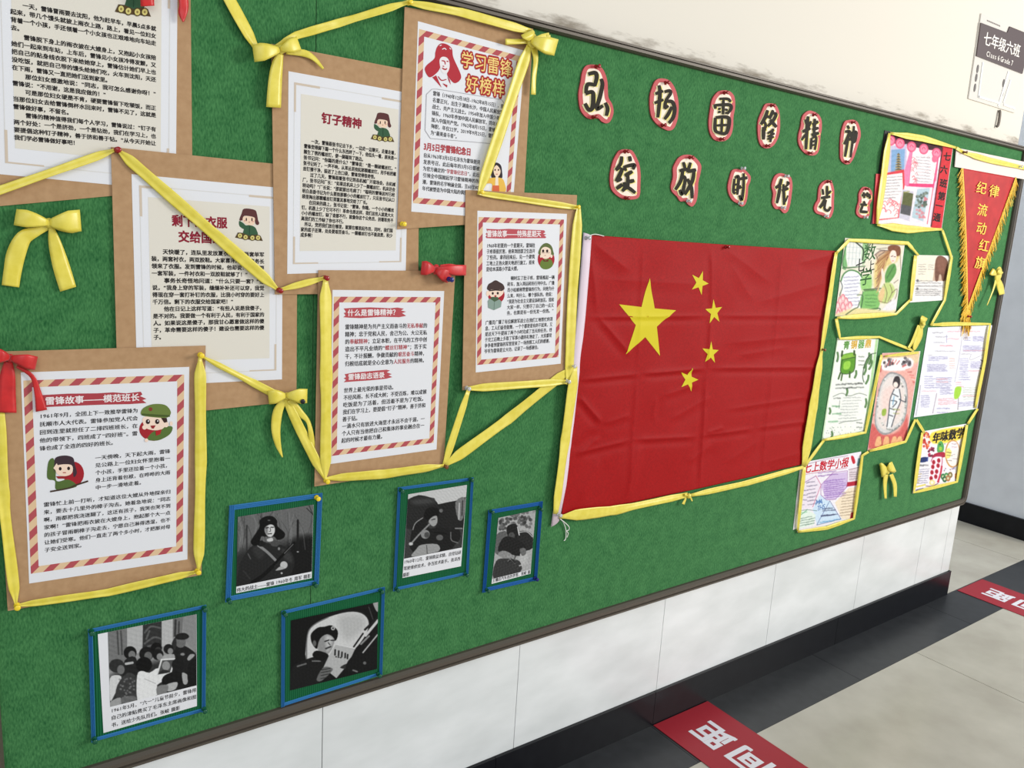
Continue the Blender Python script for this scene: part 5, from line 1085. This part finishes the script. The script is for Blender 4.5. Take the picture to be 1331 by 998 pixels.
p.poly([(95, 520), (120, 440), (190, 395), (260, 410), (310, 460), (300, 580), (260, 660), (320, 640), (310, 760), (160, 800), (90, 740), (110, 620)], (236, 236, 240)); p.line([(100, 500), (130, 430), (195, 392), (270, 412), (312, 465)], 14, (76, 128, 72)); p.line([(95, 500), (115, 560), (90, 640), (110, 670)], 7, (60, 70, 60))
p.writing(130, 465, 275, 745, 9, 15, (140, 138, 168), slope=-.08, slant=20)
p.poly([(300, 480), (400, 440), (400, 590), (310, 590)], (150, 200, 120), 20); p.poly([(320, 610), (475, 600), (470, 780), (300, 790)], (126, 184, 104)); p.writing(345, 640, 450, 740, 4, 15, (76, 122, 72), slope=.05); p.line([(330, 588), (500, 574)], 10, (60, 80, 56)); p.line([(335, 600), (490, 590)], 4, (70, 90, 60)); p.line([(265, 806), (470, 772), (470, 800), (300, 812)], 9, (60, 84, 60)); p.line([(320, 605), (300, 790)], 6, (70, 110, 70)); p.line([(262, 640), (320, 650), (300, 770)], 7, (70, 100, 70))
p.poly([(440, 330), (520, 240), (600, 180), (690, 190), (660, 300), (560, 360), (480, 520), (430, 560)], (220, 196, 130), 30)
for i in range(26):
    y = 180+i*15; p.line([(600-i*2, 200+i*4), (500-i, y+20), (450+random.uniform(-10, 20), y+60)], random.uniform(6, 12), random.choice(((150, 92, 62), (176, 116, 80), (120, 72, 50), (210, 180, 120), (92, 60, 60))), al=.75)
p.poly([(570, 160), (620, 140), (690, 160), (690, 240), (650, 250), (640, 200), (580, 200)], (126, 78, 56)); p.poly([(585, 250), (610, 195), (650, 210), (650, 290), (610, 320)], (240, 220, 208)); p.line([(602, 256), (618, 250)], 6, (60, 44, 44)); p.line([(632, 258), (644, 258)], 6, (60, 44, 44)); p.line([(612, 300), (628, 298)], 5, (190, 90, 90))
p.poly([(540, 440), (580, 350), (640, 330), (650, 420), (580, 520), (540, 510)], (96, 150, 80)); p.line([(560, 470), (630, 350)], 10, (64, 104, 60), al=.7); p.poly([(500, 400), (520, 380), (540, 500), (520, 520)], (240, 216, 200)); p.poly([(500, 600), (540, 520), (610, 530), (640, 620), (560, 720), (490, 700)], (190, 206, 130), 20); p.poly([(470, 650), (520, 560), (540, 620), (500, 720)], (222, 190, 140), 20)
for q in ([(530, 530), (560, 620), (540, 710)], [(590, 540), (610, 610), (570, 700)], [(630, 520), (670, 490)], [(610, 620), (660, 580), (640, 680), (560, 760)], [(480, 700), (560, 720), (600, 690)], [(690, 200), (700, 420)], [(480, 250), (540, 200), (480, 190)], [(460, 180), (560, 170)], [(450, 240), (470, 290)], [(560, 800), (600, 700)]): p.line(q, 6, (96, 76, 66), al=.75)
p.poly([(500, 800), (600, 700), (650, 690), (640, 810), (540, 815)], (226, 222, 226), 20)
for cx, cy, a in ((85, 790, 0), (130, 800, 0), (70, 740, -.4), (120, 745, 0), (165, 760, .4), (95, 690, -.3), (150, 700, .3), (120, 665, 0), (190, 740, .6), (75, 820, -.3)):
    p.ell(cx, cy, 24, 34, (232, 164, 170)); p.ell(cx, cy+6, 15, 22, (246, 208, 206)); p.line([(cx-20, cy+10), (cx-8, cy-28), (cx+8, cy-30), (cx+20, cy+8)], 4, (200, 90, 106))
p.poly([(60, 830), (250, 770), (560, 800), (640, 790), (640, 815), (40, 850)], (228, 214, 160), 20); p.line([(150, 835), (230, 780), (270, 760), (285, 710)], 9, (70, 90, 60)); p.noise(5, 40); p.build('drawing', pap)
mb = MB(); G1, G2 = tuple(s2l((52, 96, 52))), tuple(s2l((50, 54, 50)))
for ch, x, y, r, cc in (('数', 390, 215, 62, G1), ('七', 295, 345, 50, G2), ('上', 400, 350, 40, G2), ('学', 350, 460, 62, G1)): one_line(mb, ch, c4_(x-r, y+8), c4_(x+r, y-12), hh+.0002, 1.25, .012, cc, hp=r*.38)
mb.build('brush_title', INK, pap)
# small printed page
root, pap, hh = poster('small printed page with a brown animal picture, right of the lotus drawing', [c4_(828, 240), c4_(1215, 248), c4_(1142, 690), c4_(780, 715)], name='printed_page')
p = Pic(c4_, [(829, 241), (1213, 249), (1141, 689), (782, 713)], hh, 90, 100, (232, 228, 226), 9)
p.poly([(860, 245), (1060, 248), (1040, 480), (840, 480)], (236, 226, 208), 24); p.poly([(1040, 320), (1170, 300), (1145, 500), (1015, 500)], (196, 170, 150), sm=False); p.poly([(1040, 330), (1060, 262), (1100, 248), (1160, 290), (1165, 380), (1140, 490), (1110, 495), (1100, 440), (1080, 440), (1070, 495), (1040, 490)], (112, 76, 62)); p.poly([(1060, 280), (1110, 262), (1150, 320), (1120, 420), (1060, 380)], (132, 90, 74), 30)
p.writing(875, 335, 940, 430, 5, 11, (140, 136, 136)); p.writing(970, 340, 1020, 385, 3, 11, (150, 146, 146)); p.writing(850, 500, 1005, 500, 1, 13, (110, 108, 112)); p.writing(848, 520, 1130, 548, 2, 13, (120, 118, 122)); p.writing(846, 585, 1110, 640, 4, 13, (110, 108, 112)); p.ell(865, 497, 12, 14, (110, 108, 112)); p.ell(862, 578, 12, 14, (110, 108, 112)); p.line([(845, 555), (1120, 560)], 4, (170, 168, 170)); p.noise(4, 40); p.build('printed_text', pap)
# green ding poster
c5_ = crop(1060, 420, 150, 881)
root, pap, hh = poster('white hand-drawn poster with a green bronze ding vessel, beside the flag', [c5_(165, 112), c5_(480, 122), c5_(388, 835), c5_(45, 898)])
p = Pic(c5_, [(166, 113), (479, 123), (387, 834), (47, 896)], hh, 100, 150, (236, 238, 232), 6)
p.line([(165, 120), (50, 890)], 12, (196, 222, 180)); p.line([(470, 130), (380, 830)], 22, (176, 212, 158)); p.line([(165, 130), (105, 520), (55, 880), (380, 815)], 4, (110, 140, 100))
for ch, c in ((230, (104, 160, 76)), (290, (222, 178, 70)), (345, (120, 170, 90)), (400, (218, 180, 80))):
    pass
p.poly([(195, 270), (205, 240), (300, 225), (305, 290), (285, 370), (195, 380)], (92, 150, 46)); p.poly([(200, 262), (210, 245), (298, 230), (300, 258), (215, 280)], (136, 184, 70)); p.poly([(220, 300), (265, 292), (258, 345), (215, 352)], (150, 204, 74)); p.line([(190, 380), (175, 425)], 12, (64, 96, 44)); p.line([(205, 385), (196, 435)], 11, (64, 96, 44)); p.line([(262, 370), (260, 412)], 12, (64, 96, 44)); p.line([(200, 250), (205, 215)], 14, (58, 80, 44)); p.line([(296, 240), (296, 212)], 14, (58, 80, 44)); p.line([(205, 280), (195, 380), (290, 368), (305, 240)], 6, (50, 78, 40)); p.line([(205, 280), (302, 258)], 6, (50, 78, 40))
p.writing(330, 255, 375, 318, 3, 11, (80, 92, 80))
for a, b in (((410, 230), (395, 300)), ((425, 240), (410, 310)), ((395, 280), (370, 340)), ((430, 290), (410, 350)), ((385, 330), (370, 390)), ((410, 260), (430, 300)), ((310, 365), (300, 415)), ((405, 400), (385, 460)), ((168, 225), (165, 290)), ((240, 500), (235, 550)), ((385, 580), (380, 640)), ((108, 650), (108, 690)), ((125, 830), (122, 870))):
    p.line([a, ((a[0]+b[0])/2+6, (a[1]+b[1])/2), b], 15, (66, 102, 62)); p.line([a, ((a[0]+b[0])/2+8, (a[1]+b[1])/2-2), b], 5, (120, 160, 100))
p.line([(465, 228), (420, 240), (380, 300), (360, 400), (370, 450)], 6, (60, 84, 60))
p.writing(158, 468, 355, 468, 1, 15, (48, 50, 50), slope=-.04); p.writing(155, 498, 372, 490, 1, 15, (48, 50, 50), slope=-.04); p.line([(135, 560), (200, 535), (260, 555), (330, 535), (390, 550)], 4, (100, 110, 100)); p.writing(140, 572, 195, 572, 1, 12, (60, 64, 60)); p.line([(185, 590), (180, 650)], 3, (120, 120, 120))
p.writing(215, 570, 350, 750, 9, 10, (158, 160, 160), slope=-.03, slant=-45, gap=.15); p.writing(130, 635, 170, 690, 2, 16, (60, 128, 70)); p.writing(100, 750, 150, 750, 1, 18, (60, 140, 76)); p.line([(180, 765), (230, 750), (290, 745), (350, 735)], 4, (110, 120, 110)); p.writing(315, 760, 345, 795, 2, 11, (70, 76, 70))
for i in range(30): p.ell(random.uniform(80, 380), random.uniform(790, 850), 3, 3, (90, 110, 90), al=.6)
p.noise(4, 40); p.build('drawing', pap)
mb = MB()
for ch, x, y, c in (('青', 237, 168, (96, 150, 70)), ('铜', 295, 164, (214, 170, 60)), ('器', 350, 160, (112, 164, 86)), ('鼎', 403, 156, (214, 172, 66))): one_line(mb, ch, c5_(x-24, y+2), c5_(x+24, y-2), hh+.0002, 1.3, .03, tuple(s2l(c)), hp=11)
mb.build('title_characters', INK, pap)
# oval mirror poster
root, pap, hh = poster('reddish drawing of a figure inside an oval mirror', [c5_(508, 228), c5_(800, 213), c5_(692, 905), c5_(395, 972)])
p = Pic(c5_, [(510, 229), (798, 215), (690, 904), (398, 970)], hh, 100, 150, (226, 170, 160), 7)
p.poly([(505, 260), (800, 215), (790, 300), (500, 330)], (224, 196, 160), 20); p.poly([(515, 280), (730, 265), (720, 350), (520, 360)], (236, 234, 236), 14)
for x, y in ((560, 305), (690, 290)):
    for i in range(12): p.ell(x+random.uniform(-34, 34), y+random.uniform(-28, 28), 12, 12, random.choice(((60, 56, 62), (90, 84, 90), (150, 140, 146))), al=.85)
for i in range(60):
    t = random.uniform(0, 6.28); p.line([(600+170*math.cos(t), 600+290*math.sin(t)), (600+190*math.cos(t+.1), 600+320*math.sin(t+.1))], 9, random.choice(((206, 92, 92), (226, 130, 120), (180, 80, 80), (238, 200, 190))), al=.7)
p.poly([(400, 950), (420, 760), (520, 850), (640, 820), (700, 700), (690, 900), (560, 940)], (206, 100, 96), 20)
for x in (480, 540, 600, 640): p.poly([(x-26, 940), (x-10, 870), (x+20, 870), (x+26, 925)], (232, 178, 130)); p.line([(x+28, 930), (x+22, 870)], 4, (150, 70, 60))
o_ = [(590, 372), (680, 420), (705, 560), (680, 740), (590, 830), (510, 850), (455, 780), (460, 640), (495, 470), (540, 395)]
p.poly(o_, (150, 148, 150)); p.poly([(x*.94+.06*580, y*.94+.06*610) for x, y in o_], (206, 204, 204)); p.poly([(x*.84+.16*580, y*.84+.16*610) for x, y in o_], (224, 214, 210))
for i in range(40):
    t = random.uniform(0, 6.28); p.ell(580+108*math.cos(t), 610+205*math.sin(t), 7, 7, random.choice(((150, 160, 150), (236, 236, 236), (120, 120, 120))), al=.7)
p.poly([(520, 520), (600, 480), (660, 560), (640, 680), (560, 760), (510, 680)], (230, 206, 200), 30); p.poly([(590, 470), (605, 410), (640, 410), (645, 470), (620, 500)], (56, 50, 54)); p.ell(612, 470, 18, 22, (240, 224, 216)); p.poly([(575, 560), (600, 505), (640, 505), (650, 590), (610, 680), (580, 790), (540, 790), (560, 660)], (226, 228, 230))
for q in ([(600, 505), (570, 580), (560, 680), (545, 790)], [(640, 505), (650, 590), (615, 680), (580, 790)], [(640, 580), (685, 600), (690, 560)], [(590, 540), (630, 560)], [(580, 590), (620, 600), (590, 640)], [(570, 650), (600, 660)], [(560, 700), (590, 710)]): p.line(q, 7, (70, 74, 84))
p.poly([(510, 660), (540, 655), (535, 700), (508, 705)], (150, 176, 74)); p.writing(595, 660, 645, 690, 2, 14, (150, 160, 80)); p.line([(600, 560), (590, 620)], 8, (90, 150, 190), al=.7); p.noise(6, 30); p.build('drawing', pap)
# notes page
c6_ = crop(1180, 400, 120, 798)
root, pap, hh = poster('large white page of small handwritten notes in two columns, under the pennant', [c6_(175, 170), c6_(740, 150), c6_(600, 872), c6_(50, 947)], name='notes_page')
p = Pic(c6_, [(176, 171), (739, 151), (599, 871), (52, 945)], hh, 120, 150, (230, 230, 240), 6)
V = (136, 132, 172); Rr = (214, 150, 156); G = (150, 146, 150)
p.writing(345, 205, 660, 185, 1, 12, Rr); p.writing(215, 215, 300, 215, 1, 12, G); p.writing(240, 252, 340, 252, 1, 12, G); p.writing(335, 268, 450, 258, 1, 12, Rr); p.writing(225, 300, 320, 300, 1, 11, G); p.line([(335, 235), (335, 300)], 4, V); p.writing(280, 328, 375, 326, 1, 13, (218, 110, 116)); p.writing(235, 375, 420, 375, 1, 10, G)
p.writing(175, 410, 200, 410, 1, 10, G); p.writing(180, 440, 360, 425, 2, 12, V); p.writing(180, 455, 280, 462, 1, 11, V); p.writing(168, 490, 340, 548, 6, 11, V); p.writing(360, 440, 405, 520, 5, 12, (222, 168, 150)); p.writing(145, 595, 225, 690, 6, 11, V); p.writing(245, 605, 370, 690, 6, 12, V); p.writing(250, 615, 350, 640, 2, 11, Rr); p.writing(280, 700, 380, 745, 4, 12, V, slope=-.05); p.writing(120, 720, 240, 720, 1, 12, Rr); p.writing(115, 760, 180, 855, 7, 11, V); p.writing(265, 790, 425, 835, 4, 12, Rr, slope=-.06); p.writing(255, 870, 360, 905, 2, 12, V)
p.writing(490, 260, 540, 280, 2, 11, V); p.writing(565, 250, 650, 285, 4, 11, V); p.writing(478, 330, 640, 375, 5, 11, V); p.writing(480, 370, 680, 365, 1, 10, Rr); p.writing(465, 400, 555, 405, 1, 11, G); p.writing(450, 440, 520, 580, 10, 11, V); p.writing(545, 470, 640, 520, 5, 11, V); p.writing(530, 545, 620, 545, 1, 11, (218, 120, 126)); p.writing(440, 600, 540, 620, 2, 11, V); p.writing(415, 645, 465, 680, 3, 11, Rr); p.writing(480, 690, 610, 790, 6, 11, (168, 178, 150)); p.writing(440, 820, 590, 850, 3, 12, V, slope=-.06); p.writing(470, 760, 600, 770, 1, 11, Rr)
p.line([(470, 250), (440, 450), (405, 640)], 5, (170, 168, 180)); p.line([(438, 780), (432, 880)], 5, (120, 110, 110)); p.line([(250, 740), (215, 910)], 6, (130, 110, 120), al=.7); p.line([(545, 410), (540, 450), (650, 405)], 3, G); p.poly([(410, 690), (462, 685), (455, 745), (430, 785), (400, 780)], (160, 206, 70)); p.line([(630, 450), (645, 460)], 7, (50, 50, 60)); p.line([(625, 520), (635, 528)], 7, (50, 50, 60)); p.line([(110, 670), (95, 780), (70, 930)], 6, (110, 106, 116), al=.6); p.noise(4, 30); p.build('handwriting', pap)
# maths newspaper
c7_ = crop(1020, 570, 120, 921)
root, pap, hh = poster('maths newspaper with a red title and coloured panels, right of the flag', [c7_(163, 240), c7_(762, 128), c7_(695, 805), c7_(122, 935)])
mb = MB(); mb.slab([K(*c7_(*q_), .0008) for q_ in ((150, 300), (300, 260), (250, 860), (82, 910))], .0008, .001); mb.build('rear_flap', PAPER, root)
p = Pic(c7_, [(164, 241), (761, 130), (694, 803), (124, 933)], hh, 130, 150, (234, 230, 238), 6)
p.poly([(160, 420), (310, 365), (360, 460), (290, 680), (145, 720)], (232, 222, 234), sm=False); p.poly([(360, 470), (470, 350), (620, 330), (620, 480), (500, 605), (415, 610)], (206, 186, 222), sm=False); p.poly([(350, 560), (440, 620), (560, 800), (320, 860), (280, 700)], (202, 222, 240), sm=False); p.poly([(500, 640), (640, 490), (730, 480), (690, 800), (570, 800)], (236, 220, 196), sm=False); p.poly([(140, 730), (230, 710), (310, 760), (290, 860), (130, 900)], (224, 236, 226), sm=False); p.poly([(640, 310), (750, 280), (735, 430), (640, 420)], (220, 206, 214), sm=False)
p.poly([(622, 435), (742, 418), (738, 462), (615, 480)], (178, 40, 60), sm=False); p.poly([(660, 740), (690, 730), (680, 800), (650, 800)], (170, 40, 50), sm=False)
for q, c in (([(160, 460), (312, 372)], (120, 60, 130)), ([(312, 372), (362, 462), (280, 680)], (190, 60, 110)), ([(362, 462), (480, 340), (620, 320)], (150, 80, 160)), ([(362, 480), (360, 560), (415, 612), (505, 605), (622, 480), (625, 320)], (140, 80, 150)), ([(320, 860), (450, 620), (560, 800)], (70, 90, 150)), ([(320, 862), (562, 800)], (60, 80, 140)), ([(145, 720), (225, 708), (320, 720)], (60, 100, 90)), ([(225, 708), (140, 780)], (60, 140, 90)), ([(180, 360), (620, 290)], (180, 90, 110)), ([(640, 310), (760, 280)], (110, 60, 70)), ([(165, 270), (410, 205), (630, 170)], (140, 110, 130))): p.line(q, 4, c, sm=False)
p.writing(335, 375, 540, 345, 2, 16, (120, 70, 150), slope=-.12); p.writing(395, 425, 600, 590, 9, 15, (140, 100, 180), slope=-.1, gap=.15); p.writing(220, 440, 300, 660, 7, 14, (96, 90, 116), slope=-.14, slant=10); p.writing(180, 520, 215, 660, 4, 14, (110, 104, 130), slope=-.1, slant=-15); p.writing(648, 340, 730, 405, 4, 11, (130, 110, 120), slope=-.1); p.writing(580, 540, 700, 770, 9, 12, (150, 128, 106), slope=-.12, slant=-30)
p.line([(310, 640), (330, 640), (345, 620), (370, 640)], 8, (90, 130, 190)); p.writing(380, 700, 480, 720, 2, 16, (60, 64, 96), slope=-.1); p.writing(365, 770, 510, 775, 3, 15, (50, 54, 90), slope=-.12); p.writing(350, 835, 550, 800, 1, 17, (70, 140, 190), slope=-.15); p.writing(150, 800, 280, 870, 4, 14, (80, 110, 96), slope=-.2); p.writing(145, 745, 220, 745, 1, 13, (110, 180, 130), slope=-.2)
p.poly([(660, 180), (685, 175), (705, 235), (680, 250)], (196, 40, 56)); p.line([(740, 205), (730, 262)], 22, (110, 140, 150)); p.noise(4, 30); p.build('drawing', pap)
TR_ = tuple(s2l((196, 30, 50)))
mb = MB(); one_line(mb, '七上数学小报', c7_(192, 300), c7_(640, 232), hh+.0002, 1.2, .022, TR_, hp=13); mb.build('red_title', INK, pap)
mb = MB(); one_line(mb, 'MA', c7_(315, 636), c7_(378, 622), hh+.0002, 1.1, .012, tuple(s2l((90, 130, 190))), hp=9); one_line(mb, 'THS', c7_(325, 696), c7_(405, 672), hh+.0002, 1.1, .012, tuple(s2l((90, 130, 190))), hp=9); mb.build('blue_letters', INK, pap)
# festive poster
c8 = crop(1175, 540, 100, 907)
root, pap, hh = poster('festive hand-drawn poster with bold black title on yellow, lowest at the right end', [c8(213, 187), c8(736, 95), c8(626, 782), c8(98, 918)])
p = Pic(c8, [(215, 189), (734, 98), (624, 780), (100, 916)], hh, 120, 150, (234, 230, 236), 7)
p.poly([(330, 200), (710, 130), (690, 260), (560, 310), (340, 330)], (240, 214, 80), 20)
for i in range(26): p.ell(random.uniform(225, 300), random.uniform(200, 400), 13, 16, random.choice(((196, 66, 50), (220, 90, 60), (170, 50, 46), (236, 150, 100))), al=.9)
for i in range(18): p.ell(random.uniform(290, 350), random.uniform(380, 490), 13, 13, random.choice(((150, 40, 70), (180, 60, 90), (110, 40, 60))), al=.9)
p.poly([(390, 420), (400, 330), (440, 300), (470, 350), (465, 420), (420, 440)], (84, 160, 90)); p.ell(430, 390, 20, 24, (150, 200, 70)); p.ell(425, 340, 9, 9, (40, 70, 44)); p.poly([(360, 450), (470, 430), (480, 490), (350, 500)], (170, 40, 64))
p.ell(575, 450, 92, 165, (200, 150, 90)); p.ell(577, 450, 78, 148, (238, 230, 226)); p.poly([(500, 400), (560, 390), (545, 490), (495, 500)], (236, 222, 130)); p.poly([(530, 330), (610, 310), (640, 380), (560, 420)], (240, 226, 230)); p.writing(565, 335, 600, 370, 2, 14, (140, 130, 140)); p.writing(505, 435, 545, 470, 2, 15, (80, 74, 60)); p.writing(575, 460, 610, 510, 2, 14, (150, 140, 150)); p.writing(510, 530, 550, 545, 1, 13, (110, 110, 110))
p.poly([(195, 500), (270, 490), (270, 540), (190, 552)], (40, 56, 110)); p.line([(280, 495), (275, 535)], 14, (60, 80, 150)); p.writing(185, 590, 300, 575, 1, 26, (60, 60, 64), slope=-.1); p.writing(170, 640, 300, 800, 7, 16, (130, 128, 160), slope=-.08, slant=-25); p.writing(140, 690, 180, 790, 4, 18, (180, 150, 60)); p.line([(150, 840), (250, 815)], 16, (222, 206, 90)); p.line([(140, 880), (225, 860)], 10, (60, 60, 110))
p.poly([(320, 540), (350, 490), (450, 490), (460, 560), (400, 800), (300, 830), (290, 740)], (240, 226, 234)); p.line([(320, 540), (350, 492), (452, 490), (410, 790)], 8, (170, 60, 100))
for x, y in ((350, 550), (340, 605), (330, 670), (320, 740), (410, 530), (402, 590), (385, 660), (375, 720)): p.ell(x, y, 20, 27, (178, 44, 62)); p.line([(x-10, y-6), (x+10, y+4)], 6, (120, 24, 40))
p.line([(445, 600), (430, 690), (400, 780)], 22, (196, 60, 84)); p.ell(332, 790, 34, 34, (226, 214, 150)); p.ell(332, 790, 16, 18, (246, 240, 220)); p.line([(260, 830), (330, 832), (400, 800)], 8, (120, 70, 90))
for x, y, c in ((460, 720, (60, 120, 76)), (500, 710, (70, 140, 80)), (545, 700, (130, 110, 70)), (480, 750, (50, 100, 70)), (520, 740, (170, 120, 80))): p.ell(x, y, 28, 36, c); p.ell(x, y, 12, 15, (210, 210, 170))
for i in range(16): x, y = random.choice(((480, 640), (550, 640), (600, 620), (640, 540), (490, 340), (300, 330), (620, 560))); p.ell(x+random.uniform(-20, 20), y+random.uniform(-16, 16), 7, 7, random.choice(((90, 100, 170), (220, 150, 110), (120, 110, 160))), al=.8)
p.poly([(600, 690), (620, 680), (612, 740), (600, 740)], (220, 150, 90)); p.noise(5, 30); p.build('drawing', pap)
mb = MB()
for ch, x, y in (('年', 385, 262), ('味', 478, 242), ('数', 575, 225), ('学', 668, 208)): one_line(mb, ch, c8(x-48, y+9), c8(x+48, y-9), hh+.0002, 1.35, .045, BLK, hp=13)
mb.build('bold_title', INK, pap)

# ------------------------------------------------------------------ class sign on the plaster
hs = -.022
zs = crop(1100, 0, 231, 1153)
def S_(x, y, h=0): return K(*zs(x, y), hs+h)
sign = thing('class_sign', S_(970, 650), 'acrylic class name sign on the plaster wall above the board', 'sign')
CL = mat('frosted_acrylic', (226, 220, 212), .18, spec=.5)
mb = MB(); mb.slab([S_(868, 88), S_(1200, 238), S_(1085, 733), S_(785, 640)], hs, hs+.004); mb.build('acrylic_plate', CL, sign)
mb = MB(); mb.slab([S_(858, 150), S_(1030, 215), S_(1046, 174), S_(1190, 232), S_(1128, 480), S_(830, 365)], hs+.004, hs+.007); mb.build('brown_name_panel', mat('brown_gloss_panel', (84, 68, 68), .3), sign)
IV = mat('ivory_print', (246, 240, 232), .5)
def text_on(text, pl, pr, h, asp, off, name, m):
    mb = MB(); one_line(mb, text, zs(*pl), zs(*pr), hs+h, 1, off, hp=asp); mb.build(name, m, sign)
text_on('七年级六班', (892, 245), (1128, 335), .0074, 18, .015, 'class_name', IV)
text_on('Class 6 Grade 7', (912, 346), (1082, 410), .0074, 9.5, .01, 'english_class_name', IV)
mb = MB()
for i in range(8): mb.slab([S_(903+11*i+dx, 130+4.7*i+dy) for dx, dy in ((0, 0), (8, 3), (8, 12), (0, 9))], hs+.004, hs+.0045)
mb.build('small_print', mat('grey_print', (120, 110, 106), .6), sign)
def bar(a, b, w, name, h=.006):
    mb = MB(); A, B = S_(*a), S_(*b); d = (B-A).normalized(); n = Vector((-d.z, 0, d.x))*w
    mb.slab([A+n, B+n, B-n, A-n], hs+.004, hs+h); mb.build(name, mat('white_acrylic_edge', (246, 244, 240), .2), sign)
bar((875, 405), (845, 635), .0035, 'pocket_edge'); bar((845, 628), (975, 668), .003, 'pocket_edge'); bar((1042, 465), (975, 690), .0045, 'pocket_edge'); bar((1055, 520), (1008, 668), .003, 'pocket_edge'); bar((1010, 680), (1082, 705), .003, 'pocket_edge')
for (x, y) in ((842, 448), (833, 505), (824, 570), (1010, 540), (1003, 603)):
    mb = MB(); c = S_(x, y); mb.slab([c+Vector((.006*math.cos(t), 0, .012*math.sin(t))) for t in np.linspace(0, 6.283, 10, endpoint=False)], hs+.004, hs+.0052); mb.build('slot', mat('dark_slot', (90, 84, 82), .5), sign)
hk = S_(985, 725)
tag(cord([hk+Vector(q) for q in ((0, -.003, .004), (0, -.006, -.004), (.001, -.007, -.022), (0, -.007, -.040), (-.003, -.004, -.046))], .0042, 'wall_hook', mat('grey_metal', (120, 112, 104), .5, metal=.4)), 'small grey hook on the plaster just under the class sign', 'hook')

# ------------------------------------------------------------------ red floor stickers
def sticker(label, x0, x1, y1, yl):
    root = thing('floor_sticker', ((x0+x1)/2, -.02, 0), label, 'floor sticker', 'red spacing stickers on the floor')
    mb = MB(); mb.box((x0, y1, .0006), (x1, -.006, .0018)); mb.build('red_vinyl', REDVINYL, root)
    mb = MB()
    for ch, (ya, yb, xa, xb) in yl:      # read from the corridor towards the wall; tops of the characters point to -x
        v, fs = glyph(ch)
        lo, hi = v.min(0), v.max(0)
        for n, (dx, dy) in enumerate(shifts(.03)):
            k = len(mb.v); q = (v+np.array([dx, dy])-lo)/(hi-lo)
            mb.v += [(xb+(xa-xb)*b_, ya+(yb-ya)*a_, .0022+n*.00002) for a_, b_ in q]
            for f in fs: mb.f.append([k+i for i in f]); mb.c.append((0, 0, 0))
    mb.build('white_characters', mat('white_vinyl', (226, 224, 230), .5), root)
f1 = crop(860, 900, 200, 1331)
P_ = [KF(*f1(*q)) for q in ((240, 340), (420, 255), (655, 412), (455, 505))]
yN = (P_[0].y+P_[1].y)/2; yF = (P_[2].y+P_[3].y)/2; xa = (P_[0].x+P_[3].x)/2; xb = (P_[1].x+P_[2].x)/2
Q_ = [KF(*f1(*q)) for q in ((540, 560), (720, 470))]; y2 = (Q_[0].y+Q_[1].y)/2
sz = yN-yF
sticker('nearer red floor sticker with white characters, at the wall foot', KF(*f1(0, 340)).x, KF(*f1(400, 80)).x, -.62, [('距', (yF, yN, xa, xb)), ('间', (y2-sz, y2, xa, xb))])
f2 = crop(1230, 720, 101, 1008)
P_ = [KF(*f2(*q)) for q in ((460, 515), (585, 450), (900, 575), (750, 630))]
yN = (P_[0].y+P_[1].y)/2; yF = (P_[2].y+P_[3].y)/2; xa = (P_[0].x+P_[3].x)/2; xb = (P_[1].x+P_[2].x)/2
Q_ = [KF(*f2(*q)) for q in ((865, 662), (945, 608))]; y2 = (Q_[0].y+Q_[1].y)/2; sz = yN-yF
sticker('farther red floor sticker with white characters, beyond the wall corner', KF(*f2(150, 478)).x, KF(*f2(450, 325)).x, -.62, [('距', (yF, yN, xa, xb)), ('间', (y2-sz, y2, xa, xb))])
